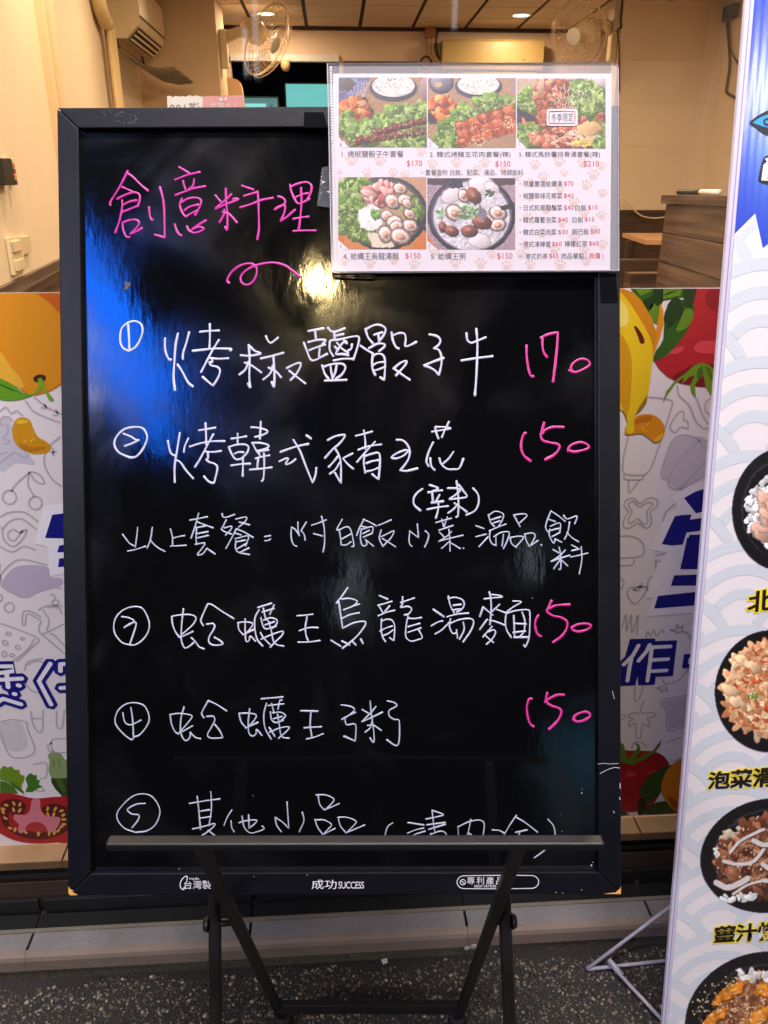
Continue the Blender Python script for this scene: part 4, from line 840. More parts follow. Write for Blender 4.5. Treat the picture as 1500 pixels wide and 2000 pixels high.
fp('white_letter_back', Rl([(415,80),(560,100),(860,60),(860,480),(690,490),(370,516),(440,345),(480,215),(570,110)]), WR, 4)
OZ[0] = 0.0
_s = [[(322,700),(285,765),(225,825)],[(275,785),(262,850),(250,930)],[(395,695),(372,740),(322,800)],[(390,712),(530,706)],[(408,712),(398,800),(380,930)],[(405,795),(515,788)],[(398,868),(505,862)]]
ux2 = (FL.uv(1300, 1320)[0]-FL.uv(1200, 1320)[0])/100
fp('blue_lettering', Rl([(268,660),(432,656),(432,674),(575,668),(548,900),(436,906),(430,957),(322,962),(318,905),(300,962),(207,966),(207,850),(238,770)]), NV, 4)
outl(_s, Rl, ux2*10.5, ux2*3.9)
fp('blue_lettering', Rl([(620,760),(700,752),(700,848),(607,850)]), NV, 7); fp('white_lettering', Rl([(652,782),(700,780),(700,822),(645,823)]), WR, 8)
fp('tomato', Rl([(150,1400),(215,1385),(300,1388),(400,1390),(470,1410),(510,1450),(525,1490),(500,1600),(400,1760),(300,1785),(210,1788),(150,1780)]), (150, 16, 22), 5, 3)
fp('tomato', Rl([(240,1530),(310,1525),(310,1550),(245,1565)]), (186, 50, 52), 6); fp('tomato', Rl([(370,1530),(440,1505),(440,1525),(385,1545)]), (186, 50, 52), 6)
fp('tomato_leaf', Rl([(150,1330),(200,1330),(225,1345),(255,1440),(300,1390),(320,1365),(298,1332),(330,1350),(338,1390),(290,1450),(350,1420),(420,1385),(476,1310),(462,1355),(430,1400),(370,1440),(310,1470),(270,1480),(210,1460),(150,1440)]), (84, 118, 26), 7)
fp('green_leaf', Rl([(330,1640),(380,1570),(440,1520),(545,1475),(520,1530),(480,1640),(440,1690),(375,1735),(350,1700)]), (44, 74, 16), 8, 2); fp('green_leaf', Rl([(320,1800),(318,1730),(345,1690),(372,1720),(370,1770),(345,1805)]), (14, 30, 10), 9, 2)
fp('green_leaf', Rl([(345,1800),(400,1740),(500,1715),(600,1760),(600,1790),(480,1800)]), (40, 66, 14), 8, 2); fp('green_leaf', Rl([(150,1760),(210,1765),(265,1806),(150,1815)]), (40, 66, 14), 8)
fp('orange_fruit', Rl([(720,1400),(620,1430),(540,1480),(490,1550),(470,1640),(500,1710),(560,1780),(620,1790),(720,1790)]), (204, 122, 14), 9, 2); fp('orange_fruit', Rl([(510,1690),(540,1690),(640,1770),(720,1780),(720,1792),(600,1794),(540,1750)]), (160, 76, 12), 10)

# mirrored coupon sticker seen through the glass from behind
IN = Pl((0, 1.0, 1.2), (1, 0, 0), (0, 0, 1))
def thin_paper(name, c):
    m = bpy.data.materials.new(name); n, l, b = nt(m); b.inputs['Base Color'].default_value = lin(c)+(1,); b.inputs['Roughness'].default_value = .5
    tr = n.new('ShaderNodeBsdfTranslucent'); tr.inputs[0].default_value = lin(c)+(1,); mx = n.new('ShaderNodeMixShader'); mx.inputs[0].default_value = .45
    l.new(b.outputs[0], mx.inputs[1]); l.new(tr.outputs[0], mx.inputs[2]); l.new(mx.outputs[0], n['Material Output'].inputs[0]); return m
cp = empty('coupon_sticker', IN.P(400, 205), 'white and pink coupon sticker facing into the shop, its back seen above the board', 'sticker')
poly('white_coupon', IN, [(326, 188), (333, 187), (338, 190), (343, 187), (350, 189), (356, 187), (363, 189), (370, 186), (377, 188), (383, 186), (390, 188), (397, 190), (390, 260), (330, 260)], thin_paper('coupon_white', (240, 240, 248)), cp, 0.0)
poly('pink_coupon', IN, [(397.4, 188), (475, 186), (475, 260), (391, 260)], thin_paper('coupon_pink', (226, 172, 182)), cp, 0.0)
text('mirrored_lettering', '滿100', IN, ((390, 200), (331, 200), (331, 224), (390, 224)), ink((150, 140, 150)), cp, .0005)
text('mirrored_lettering', '十全即享', IN, ((466, 200), (410, 200), (410, 226), (466, 226)), ink((240, 232, 238)), cp, .0005)
poly('white_mark', IN, ell(432, 194, 3.5, 3.5), ink((240, 232, 238)), cp, .0005); poly('white_mark', IN, ell(441, 193, 2.5, 3.5), ink((240, 232, 238)), cp, .0005)

# ================================================================== MENU BOARD on its easel
def axial(px, py, d): return CO+ray(px, py)*d
DT, DB = .820, .8336
bl, br_, tl, tr_ = axial(133, 1749, DB), axial(1213, 1746, DB), axial(111, 210, DT), axial(1210, 205, DT)
BP = Pl((bl+br_+tl+tr_)/4, (br_-bl)+(tr_-tl), (tl-bl)+(tr_-br_))
if BP.n.y > 0: raise SystemExit('board faces the wrong way')
board = empty('menu_board', (bl+br_)/2, 'black framed board handwritten in white and pink marker on an easel', 'menu board')
M_frame = mat('navy_black_frame', (13, 13, 20), .42, .3, 14, bump=.08, bscale=120, spec=.22)
M_board = board_mat()
OUT = [(111, 210), (1210.5, 205), (1213.5, 1746.5), (133, 1749)]; INN = [(153, 250), (1168, 246), (1169, 1703), (177, 1706)]
HF = .008
fr_ = [BP.P(*p, HF) for p in OUT]; fi_ = [BP.P(*p, HF) for p in INN]
BI = [(159, 257), (1166, 253), (1166.5, 1699), (181, 1701)]
mk('writing_surface', [BP.P(x, y, 0) for x, y in [(140, 238), (1185, 234), (1187, 1716), (160, 1718)]][::-1], [(0, 1, 2, 3)], M_board, board)
nn = BP.n
for k, nm in enumerate(('top', 'right', 'bottom', 'left')):
    a, b, c, d = fr_[k], fr_[(k+1) % 4], fi_[(k+1) % 4], fi_[k]
    t = (b-a).normalized()*.00035; a, b, c, d = a+t, b-t, c-t, d+t
    ci, di = BP.P(*BI[(k+1) % 4], .0003)-t, BP.P(*BI[k], .0003)+t
    vs = [a, b, c, d, a-nn*.022, b-nn*.022, ci, di]
    m = MB(); m.add(vs, [(3, 2, 1, 0), (0, 1, 5, 4), (3, 7, 6, 2), (0, 4, 7, 3), (1, 2, 6, 5), (4, 5, 6, 7)])
    m.build('frame_rail', M_frame, board, bevel=.0012)
bk = [BP.P(*p, -.012) for p in [(125, 224), (1198, 219), (1200, 1732), (147, 1735)]]; mk('back_panel', bk+[p-nn*.004 for p in bk], [(0, 1, 2, 3), (7, 6, 5, 4)], mat('fibre_back', (90, 70, 50), .8), board)
# ---- handwriting
INKW = mat('white_marker', (182, 181, 200), .38, .22, 150); INKP = mat('pink_marker', (192, 44, 128), .38, .3, 150); INKT = mat('magenta_marker', (176, 34, 134), .38, .35, 150); INKG = mat('greyer_white_marker', (166, 168, 188), .38, .25, 150)  # INKG: greyer copy of the white for the note and last two dishes
HAND = {}
def H(key, ox, oy, s, txt): HAND[key] = (ox, oy, s, [[tuple(map(float, q.split(','))) for q in ln.split()] for ln in txt.strip().split('\n') if ln.strip()])
H('A', 200, 310, 6.6667, """330,160 230,360 130,520 100,580 105,605
325,190 400,240 500,340 595,420
258,370 330,400 390,432
195,525 260,490 330,460 430,440 488,480 480,560 460,622
258,545 255,650 225,800 190,900 168,965
268,605 350,562 440,545
264,695 350,660 455,618
262,838 270,920 300,1000 330,1025 355,1022
262,838 340,805 430,795 478,830 450,895 362,985 362,985 440,950 518,905
608,632 618,740 640,795 658,797
748,372 780,480 800,600 808,800 812,1032 812,1032 750,1010 685,992
1000,110 1060,145 1130,190
948,275 1100,215 1270,175
1050,290 1065,350 1082,400
1195,270 1180,350 1125,400
952,475 1100,420 1200,385 1342,360
1035,525 1008,600 1030,680 1075,750 1105,750
1030,570 1120,520 1230,510 1285,545 1270,620 1240,680 1208,738
1068,675 1140,625 1250,600
1095,748 1160,712 1235,680
942,858 970,940 1000,985 1028,1000
1100,880 1130,940 1200,965 1270,950 1322,910 1250,890 1150,932 1150,932 1240,870 1348,805""")
H('B', 405, 320, 6.6667, """105,410 140,455 178,495
310,400 240,470 150,545 98,590 98,590 240,530 330,495 405,465 370,455 335,462
240,325 245,480 260,650 262,800 255,868 232,820
222,600 215,660 160,762
200,628 290,660 385,765
450,285 520,310 600,338
478,420 560,395 645,372
430,568 560,530 700,475 855,445
655,360 665,500 670,700 672,850 650,985
920,425 980,445 1015,490 990,535 920,575 875,600 875,600 920,560 1000,540 1010,600 985,680 950,748 950,748 1040,690 1095,640 1142,600
1075,275 1100,380 1170,512 1250,500 1330,458
1085,300 1180,260 1290,240 1355,285 1345,380 1305,460
1145,440 1230,400 1312,385
1220,315 1225,500 1210,700 1188,868
1118,720 1220,700 1318,690
1118,877 1250,870 1412,870
285,1552 258,1520 300,1430 400,1340 530,1297 620,1325 645,1400 610,1510 530,1575 450,1550 440,1460 530,1370 680,1310 850,1287 1000,1320 1100,1385 1218,1477""")
H('C', 220, 625, 6.25, """190,378 120,335 92,240 108,110 180,40 270,15 345,50 366,130 340,230 290,320 230,365 190,378
190,62 200,200 205,350
640,225 640,340 660,430 690,482 715,486
797,168 770,300 755,500 745,700 762,858
935,150 900,280 862,400 857,477
793,545 850,630 920,760 978,812
1065,146 1180,135 1300,130
1187,48 1188,200 1182,345
978,378 1100,365 1250,350 1448,355 1437,375
1297,245 1220,370 1130,540 1080,637
1183,465 1300,475 1412,468
1215,470 1215,520 1185,515 1200,555 1270,572 1310,612 1290,700 1225,803 1225,803 1160,750 1098,695""")
H('D', 440, 625, 5.357, """245,262 255,400 252,600 262,708 238,665
162,370 260,375 372,352 310,325 258,280
240,440 210,520 148,572
203,447 280,480 378,550
425,168 445,215 475,240 510,220 553,185
372,404 480,380 607,345
503,375 512,500 515,600 510,702 487,650
500,475 470,560 398,624
453,500 530,540 583,600
643,505 720,465 782,450 785,490 740,570 682,630
668,532 740,590 838,665
868,118 1030,88
940,125 950,208
870,232 970,210 1048,212 1020,250
822,238 860,340 890,410 930,424 1000,390 1068,355
878,318 960,285 1045,258
988,300 980,380
1075,82 1110,120 1160,122 1248,88
1140,130 1145,205
1165,165 1238,148
1108,215 1200,205 1330,175 1396,180 1390,260 1340,418
1095,222 1092,310 1130,380
1270,240 1230,240 1180,310 1160,358 1230,358 1287,372
1168,238 1220,300 1287,348
1238,212 1265,225 1272,248
1148,280 1170,308
1325,255 1318,300 1288,320
1133,426 1230,408 1330,408
1013,475 1040,560 1080,617
1030,492 1110,465 1220,460 1257,500 1220,570 1158,617
1100,478 1110,550 1122,607
1165,472 1150,550 1122,612
1042,636 1150,632 1267,628""")
H('E', 700, 625, 5.357, """74,95 100,180 152,247
80,98 150,60 220,52 282,88 270,150 215,226
163,157 252,130
207,145 217,225
112,296 200,250 272,255 268,285 217,326
22,270 80,310 152,352
150,362 143,450 150,520 177,577
150,378 200,355 258,370 280,450 270,632 270,632 228,600
148,478 200,448 262,440
163,532 220,515 282,490
347,132 360,210 390,280 422,300
357,165 420,140 480,145 495,200 490,272 540,265 607,230
368,510 440,450 500,430 492,470 440,530 393,582
368,508 440,560 537,627
742,152 820,170 857,210 840,260 788,300 788,300 840,315 870,390 865,480 840,578 840,578 800,530 742,497 682,478 682,478 790,435 892,398
1130,138 1140,210 1180,240 1240,220 1332,182
1078,425 1240,400 1402,380
1233,93 1245,250 1240,450 1230,650 1218,790""")
H('F', 1000, 640, 7.143, """202,248 205,400 230,580 262,672 300,680
402,142 500,95 640,65 640,65 625,300 592,600 572,755
425,150 425,250 440,340 487,412
795,595 870,622 960,598 1072,530 1080,480 1020,440 930,445 850,500 822,560 840,605""")
H('P2', 1000, 640, 7.143, """190,1470 155,1500 130,1600 130,1700 170,1790 258,1862
447,1328 415,1450 402,1520 440,1580 540,1605 650,1632 652,1700 580,1780 465,1842
425,1478 460,1430 560,1390 718,1388
782,1722 800,1660 880,1615 970,1600 1050,1630 1067,1678 980,1712 870,1732 782,1712""")
H('G', 210, 815, 6.25, """270,492 140,430 85,335 110,240 200,150 330,120 430,135 482,220 470,310 410,420 340,485 270,492
195,200 290,240 345,275 393,275 393,275 300,320 212,352
738,288 755,380 780,445 825,470
883,193 850,400 820,600 822,793
988,258 945,350 932,427
835,522 890,550 960,650 1047,747
1118,160 1220,145 1317,128
1197,72 1203,200 1205,335
1003,360 1130,320 1270,295 1432,293
1292,208 1220,340 1130,510 1068,607
1195,420 1290,425 1387,412
1225,430 1228,502 1205,515 1240,547 1310,570 1342,620 1320,730 1295,802 1230,780 1178,722""")
H('H', 440, 815, 5.357, """63,225 140,215 222,200
130,172 130,275
37,312 65,380 110,440 185,432
40,312 110,290 200,285 242,310 230,370 178,427
98,382 140,365 192,367
62,506 160,492 262,487
185,448 185,540 182,618
272,105 350,112 428,135 440,160 380,190 312,207
372,48 368,130 362,227
282,270 370,270 452,295 430,328 345,352
290,280 320,340 362,397
342,362 400,352 452,343
317,432 390,412 462,400
345,432 335,527
405,378 408,500 400,640 383,670
257,549 370,540 487,525
577,364 700,320 770,300 870,280
713,238 780,350 850,530 915,688 915,688 945,600 952,530
567,462 640,430 660,438 635,480 640,495 690,475 737,438
848,190 897,224
1072,240 1150,200 1245,185 1240,220 1190,280 1120,340 1043,427
1150,330 1190,400 1210,500 1210,692 1210,692 1148,583
1180,408 1130,470 1083,520
1195,478 1150,550 1093,594
1332,380 1230,430 1230,430 1280,490 1338,540""")
H('I', 690, 815, 5.357, """28,196 110,175 197,150
110,138 125,240 125,332
52,342 160,305 292,285
227,258 150,340 38,470
118,395 110,480 125,582
122,408 190,385 265,375 280,450 265,652 265,652 198,597
138,482 200,460 262,450
143,567 200,555 257,532
453,238 510,240 560,280 588,345 540,345 460,375 400,420 450,432 530,400 588,345 580,430 530,510 488,555 488,555 560,562 672,535
823,153 900,140 1020,118 950,103 858,103
855,108 870,170 890,222
1000,48 960,130 926,210
835,263 790,360 765,460 787,512
805,428 815,510 850,552
1047,363 1000,430 938,487
900,428 920,490 980,540 1050,545 1110,532 1152,433
722,750 660,800 630,860 640,920 702,977
798,710 850,725 890,745 840,772 783,788
783,788 850,775 930,765
825,795 835,890
902,813 865,882
818,895 942,880
773,966 890,942 992,930
892,905 885,980 863,1057
988,743 1080,745 1120,765 1060,820 1003,857 1100,850 1188,830 1150,770 1100,703
1080,668 1095,800 1100,900 1095,1032 1075,1045
1085,918 1050,960 993,1002
1058,900 1120,940 1187,992
1253,743 1305,810 1310,900 1270,980 1182,1023""")
H('J', 230, 990, 5, """48,268 110,350 160,382
195,203 185,300 172,393
98,432 180,415 272,385
338,203 320,320 288,402
315,322 380,390 462,437
515,218 535,300 535,382
538,307 600,290 652,282
515,384 600,380 670,375
703,131 790,115 877,97
790,63 760,180 716,307
778,150 850,175 932,207
753,207 862,187
770,210 765,300 770,362
768,264 882,243
768,307 887,280
758,367 850,355 820,410 778,467 830,460 870,405 870,405 952,462
1020,68 1030,100 1070,100 1142,75
1060,128 1030,190 1013,222 1060,250 1112,267
1040,207 1112,190 1100,230 1053,277
1153,120 1257,100 1240,150 1183,197
1188,150 1287,177
1160,213 1110,310 1056,407
1165,218 1240,250 1322,300
1138,255 1207,277
1148,312 1272,285 1265,340 1250,382
1163,342 1247,325
1155,330 1150,400 1180,445 1287,467
1163,412 1257,360
1200,442 1282,402
1433,292 1492,282
1438,332 1470,328 1492,315""")
H('K', 540, 990, 5, """148,198 143,280 160,360 197,387
148,200 180,220 222,277
210,150 210,220 222,282
292,148 240,235 240,235 270,270 280,327
343,180 420,155 487,127
440,93 465,200 470,350 455,442
363,262 447,285
642,123 588,222 612,225
612,225 625,300 632,367
612,227 680,195 720,215 745,300 755,382 735,388
633,317 732,262
633,372 680,372 727,342
855,123 810,210 783,280
848,123 910,150 977,187
818,187 882,202
828,222 937,195 935,262
828,215 820,310 840,378 880,372 880,330
843,262 907,230
848,297 932,260
868,320 947,384
998,180 1060,155 1120,128
1022,228 1005,310 1040,387
1023,292 1090,260 1147,235 1120,300 1043,382
1033,310 1100,350 1162,390
1302,235 1295,310 1300,360 1322,387
1302,238 1387,302 1387,302 1375,168
1453,235 1485,270 1475,330 1448,392""")
H('L', 820, 980, 4.412, """138,180 272,143
188,150 205,217
237,133 208,217
163,247 287,205
168,263 207,302
272,258 230,300 158,344 158,344 260,315 372,290
250,238 258,330 260,427
250,348 188,402
255,348 347,404
373,400 378,403
483,208 552,232
483,302 572,280
510,387 587,303
590,113 610,180 642,214
592,118 650,83 717,105 710,160 678,210
613,157 697,130
628,187 692,165
598,252 670,220 742,193
605,252 600,310 620,360 657,377
638,302 700,265 768,263 755,330 720,404
655,298 655,377
720,283 708,382
808,113 862,214
810,115 890,105 922,122 850,192
778,310 790,360 832,395
780,308 850,298 892,310 830,387
903,278 915,330 942,384
905,278 970,270 992,300 950,382 950,382 1017,335
1043,371 1050,376
1130,78 1090,180 1085,230 1107,262
1130,80 1190,120 1252,170
1103,150 1167,172
1123,212 1207,185 1205,267
1120,238 1115,290 1150,357 1165,330
1130,247 1197,230
1138,302 1207,265
1163,320 1222,350
1238,118 1270,150 1347,123 1350,150 1333,190
1290,173 1275,260 1246,324
1268,265 1310,310 1367,345
1148,413 1197,442
1252,418 1200,470 1128,517 1200,490 1292,462
1200,393 1215,480 1212,580 1198,582
1210,498 1153,577
1215,498 1272,552
1308,373 1357,400
1308,422 1372,408
1298,477 1380,460 1447,442
1390,388 1395,500 1373,622""")
H('M', 210, 1140, 6, """260,717 170,688 90,590 75,480 110,380 200,300 320,268 410,290 465,380 492,480 470,580 400,670 320,717 260,717
168,387 250,400 310,442 190,517 190,517 260,470 330,455 332,500 290,630 260,717
753,385 765,480 800,570 847,632
753,383 860,365 980,365 1037,400 1000,480 880,590
845,632 920,600 1002,560
890,293 870,480 865,650 900,748 950,740 1012,690
983,633 1030,680 1075,740 1132,765
1175,238 1110,380 1095,440 1122,490
1175,236 1230,250 1350,330 1480,410
1163,475 1240,468 1252,520 1190,630 1200,700 1270,722 1352,705 1310,660 1253,630""")
H('N', 450, 1140, 5.357, """80,408 90,480 137,537
80,410 150,400 222,410 230,440 163,527
138,532 247,480
155,368 155,500 165,602 195,597 210,550 262,602
287,250 432,205
302,273 260,350 255,460 280,580 337,652
333,297 457,260
345,258 365,350 385,382
457,223 413,322
320,358 340,440 375,475 440,452 477,450
348,382 420,358 487,380 480,430 438,467
363,432 462,398
400,393 430,500 450,600 490,640 557,652
315,513 350,570 412,634
323,580 440,530 547,498 540,540 480,600 418,664
698,337 780,330 862,320
723,492 820,460 917,460
802,348 785,450 790,530 812,597
708,612 820,610 937,595
1227,43 1160,140 1108,202 1137,195
1135,190 1150,300 1175,467 1175,467 1290,410 1402,395 1412,430 1350,520 1270,600 1173,677
1163,162 1250,155 1327,185 1280,235 1183,274
1347,215 1280,235
1173,362 1250,325 1347,305
1053,593 1152,654
1168,600 1247,642
1268,595 1312,642
1363,578 1387,627""")
H('O', 720, 1140, 6.522, """138,153 242,197
118,277 200,255 297,225
130,283 182,372
267,283 208,357
123,410 230,365 332,340
165,453 160,580 180,680 214,737
168,477 230,455 302,470 332,560 320,727 320,727 268,690
143,607 220,565 302,540
183,662 250,635 312,590
432,168 430,260 408,302 500,290 547,325 510,385 455,400
455,402 490,395 502,432
408,242 490,215 582,182
498,440 580,445 672,432
492,450 475,560 475,680 540,732 620,715 682,685 638,590
503,550 580,525 650,508
503,620 590,590 667,562
823,328 957,422
798,537 880,490 942,475
848,640 930,590 1032,490
1013,158 1040,280 1092,377
1013,190 1100,175 1192,205 1217,270 1180,330 1123,362
1078,277 1177,265
1068,337 1177,322
998,422 1120,390 1272,375
1042,448 1030,550 1070,632 1117,630
1038,507 1150,460 1292,445 1337,490 1300,600 1203,742
1118,588 1132,692
1205,493 1215,590 1158,707""")
H('P', 920, 1140, 5.769, """205,93 225,200 225,322
148,172 250,160 352,150 300,130 223,123
135,263 98,372
135,263 190,310 242,354
322,233 228,322
288,290 392,330
225,325 213,462
180,403 98,517
208,410 300,435 377,467
237,483 190,535 133,602
200,542 250,520 275,550 240,620 173,684
150,573 200,620 250,662
473,195 567,205 480,260 400,320 395,342
395,340 385,430 400,520 452,607
393,337 500,305 640,295 662,350 660,500 650,620 610,712 593,690
480,358 490,592
575,323 605,420 595,540 548,597
483,448 622,455
473,550 612,535
483,605 652,603""")
H('Q', 210, 1335, 6, """305,640 280,657 200,600 110,500 90,410 130,310 220,240 330,225 430,260 480,350 487,440 440,530 370,605 310,625
180,343 200,440 240,480 300,477 392,430
275,283 295,420 305,622
735,365 750,470 790,560 832,592
733,363 850,350 980,370 988,400 900,510 848,562
828,587 920,540 997,495
897,273 860,420 860,580 910,667 960,640 977,578
970,573 1030,630 1092,647
1180,203 1120,310 1105,360 1132,400
1178,200 1280,245 1397,322
1163,385 1240,385 1257,430 1220,510 1172,602 1220,640 1352,635 1352,635 1320,560 1258,478""")
H('R', 450, 1335, 4.2857, """73,253 90,320 132,372
73,251 150,248 217,265 190,320 148,362
128,374 232,325
162,210 150,320 155,410 185,440 215,420 220,385 264,434
260,128 350,120 439,113
302,166 280,260 290,370 342,465
316,184 447,170
345,168 362,232
432,140 415,140 398,217
335,238 345,300 380,327 442,308
353,246 420,240 462,270 428,307
363,295 432,275
395,258 410,350 430,442 492,458
325,368 372,442
328,407 420,370 492,363 470,400 403,459
588,228 732,232
618,371 700,365 762,362
674,243 668,350 682,442
638,464 700,450 777,420
928,178 1000,190 1038,215 1000,260 933,300
1048,240 1000,262
957,293 975,345 1047,345 1045,482 1045,482 948,440
1103,218 1152,247
1217,193 1180,240 1098,322 1098,322 1180,285 1272,240
1170,148 1180,260 1200,400 1200,492 1168,455
1185,318 1170,370 1128,407
1148,350 1200,350 1262,392
1313,145 1370,160 1392,187 1330,225 1330,270 1370,300 1412,310 1412,480 1385,520 1308,470""")
H('S', 1000, 1335, 8.3333, """322,247 270,265 240,400 260,560 300,662 352,702
570,153 558,290 640,360 760,400 802,460 770,560 700,652 603,742
538,300 600,250 720,190 842,182
998,592 1020,530 1100,480 1200,460 1272,500 1240,560 1130,612 1040,615 998,572""")
H('S2', 920, 1140, 5.769, """757,358 725,420 725,500 750,570 787,592
907,193 870,270 855,312 920,360 1010,380 1082,430 1070,520 1010,600 923,660
878,282 960,245 1112,235
1133,495 1200,460 1300,450 1352,475 1310,515 1220,540 1150,525 1133,490""")
H('T', 220, 1530, 4.6875, """195,443 110,410 50,340 43,270 100,190 190,115 280,95 360,120 420,200 432,280 390,380 310,435 205,448
297,183 220,190 150,225 138,250 180,280 242,290 230,340 180,404
703,183 840,160 982,142
775,118 790,250 805,422
900,76 905,230 883,387
803,254 887,242
798,318 902,303
733,417 830,395 937,368 900,420 806,487
875,430 957,494
1092,243 1050,310 1020,384
1085,343 1090,400 1112,442
1158,359 1230,340 1317,335 1300,370 1253,407
1185,298 1205,400 1260,452 1330,440 1387,415 1370,390
1245,288 1250,412""")
H('U', 520, 1530, 4.6875, """83,313 95,380 137,442
88,313 150,355 207,412 207,412 190,168
330,263 345,340 303,442
457,105 540,105 612,135 612,170 540,242
475,113 490,190 530,242 530,242 600,215 667,185
445,328 470,400 517,467
448,335 530,335 597,375 570,415 515,470 515,470 630,412
658,310 680,390 730,452
658,310 740,310 822,345 800,385 732,452 732,452 902,380""")
H('V', 740, 1560, 3.947, """107,185 65,220 42,312
222,183 347,202
220,266 280,240 347,225
230,298 290,270 357,250
410,88 420,180 430,250
363,156 440,140 497,122 415,90
368,201 512,182
383,236 512,197
400,268 400,330
403,272 470,250 515,265 525,330
468,301 527,292
610,218 615,360
608,216 700,175 780,165 812,200 790,360
708,158 690,250 660,350
688,263 745,304
873,240 930,245 967,267
918,297 957,285
1060,126 1010,200 966,274
1053,140 1130,185 1222,257
1053,259 1142,240
1085,255 1072,300
1303,158 1345,210 1358,290 1330,350 1260,410 1198,454""")

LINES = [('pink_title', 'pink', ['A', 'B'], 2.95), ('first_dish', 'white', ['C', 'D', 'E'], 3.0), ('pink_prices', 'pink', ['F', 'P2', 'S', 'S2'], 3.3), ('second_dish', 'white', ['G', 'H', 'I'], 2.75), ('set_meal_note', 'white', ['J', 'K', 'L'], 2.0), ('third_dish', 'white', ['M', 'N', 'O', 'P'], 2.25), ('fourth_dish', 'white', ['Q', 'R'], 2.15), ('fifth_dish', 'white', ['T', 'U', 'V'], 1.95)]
zoff = .0003
def clusters(strokes, gap=1.5):
    """strokes that belong to one written character (their extents meet)"""
    bb = [[min(p[0] for p in s)-gap, min(p[1] for p in s)-gap, max(p[0] for p in s)+gap, max(p[1] for p in s)+gap] for s in strokes]
    grp = [[i] for i in range(len(strokes))]; box = [list(b) for b in bb]; k = 0
    while k < len(grp):
        hit = next((j for j in range(k+1, len(grp)) if box[k][0] < box[j][2] and box[j][0] < box[k][2] and box[k][1] < box[j][3] and box[j][1] < box[k][3]), None)
        if hit is None: k += 1
        else:
            grp[k] += grp.pop(hit); q = box.pop(hit); b = box[k]; box[k] = [min(b[0], q[0]), min(b[1], q[1]), max(b[2], q[2]), max(b[3], q[3])]; k = 0
    return grp
for nm, colr, keys, wpx in LINES:
    for key in keys:
        ox, oy, s, strokes = HAND[key]
        px = [[(x/s+ox, y/s+oy) for x, y in st] for st in strokes]
        for g in clusters(px):
            mb = MB()
            for i in g:
                w = wpx*.74/FPX*.826*random.uniform(.92, 1.08)
                ribbon(mb, BP, catmull([BP.uv(*p) for p in px[i]], 5), w, zoff, .00045); zoff += 4e-7
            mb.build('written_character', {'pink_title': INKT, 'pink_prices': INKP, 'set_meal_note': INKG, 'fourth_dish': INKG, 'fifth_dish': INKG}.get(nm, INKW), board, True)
# maker's print on the bottom rail
PW = mat('rail_print_white', (214, 212, 214), .5)
hp = HF+.0002
text('maker_print', 'made', BP, (370, 1713, 389, 1718.3), PW, board, hp); text('maker_print', '台灣製', BP, (359.5, 1719.5, 412, 1736.5), PW, board, hp)
mb = MB(); ribbon(mb, BP, [BP.uv(x/3.488+330, y/3.488+1690, hp) for x, y in catmull([(122,100),(125,78),(112,75),(90,95),(76,125),(80,152),(98,166),(104,150)], 4)], .0005, hp); mb.build('maker_print', PW, board)
text('maker_print', '成功', BP, (608.5, 1718, 657.5, 1736.5), PW, board, hp); text('maker_print', 'SUCCESS', BP, (661, 1722, 711, 1735.5), PW, board, hp, spacing=.92)
text('maker_print', '專利產品', BP, (912, 1712.5, 983, 1727.5), PW, board, hp, spacing=1.25); text('maker_print', '0800 007030', BP, (926, 1728.5, 969, 1733.5), PW, board, hp)
mb = MB(); pill = [(906, 1710.5), (1040, 1710), (1050, 1716), (1052, 1722), (1050, 1729), (1040, 1735), (906, 1735.5), (897, 1732), (892.5, 1723), (897, 1714)]
ribbon(mb, BP, [BP.uv(*p, hp) for p in catmull(pill, 4, True)]+[BP.uv(*pill[0], hp)], .00042, hp, 0, False)
ribbon(mb, BP, [BP.uv(*p, hp) for p in ell(904, 1723, 5.2, 5.2, 0, 20)]+[BP.uv(909.2, 1723, hp)], .0004, hp, 0, False); ribbon(mb, BP, [BP.uv(900.5, 1719.5, hp), BP.uv(907.5, 1726.5, hp)], .0004, hp+.00003, 0, False); mb.build('maker_print', PW, board)
# wear: chipped corners, scratches, flecks
CW = mat('raw_wood_chip', (206, 150, 74), .7, .25, 600)
poly('chipped_corner', BP, [(133.5, 1731), (138, 1737), (144, 1739), (141, 1742), (147, 1745), (152, 1748.2), (137, 1748.8), (133.6, 1745)], CW, board, hp)
poly('chipped_corner', BP, [(1212.8, 1731), (1210, 1737), (1206, 1739), (1203, 1743), (1192, 1744), (1178, 1746), (1212.6, 1746.2)], CW, board, hp)
SC = mat('scuff_white', (190, 188, 186), .6, .3, 900)
mb = MB()
for pts, w in [([(1168,1492),(1180,1491),(1190,1492),(1208,1491)], .8), ([(1172,1511),(1185,1504),(1200,1499),(1210,1500)], 1.0), ([(1211,1530),(1211.5,1540)], 1.3), ([(1210,1557),(1211,1562)], 1.2), ([(1198,1584),(1200,1588)], 1.0), ([(1196,1350),(1200,1365)], .8), ([(113,214),(118,216)], 1.2)]:
    ribbon(mb, BP, [BP.uv(*p, hp) for p in catmull(pts, 4)], w/FPX*.41, hp+.00002)
for x, y in [(1099,1744),(1086,1743),(1136,1738),(496,1712),(600,1709),(350,1697),(420,1699)]: poly('', BP, ell(x, y, random.uniform(.6, 1.4), random.uniform(.5, 1.0), random.uniform(0, 90), 8), None, None, hp+.00002, 0, mb)
mb.build('scratches', SC, board)
mb = MB()
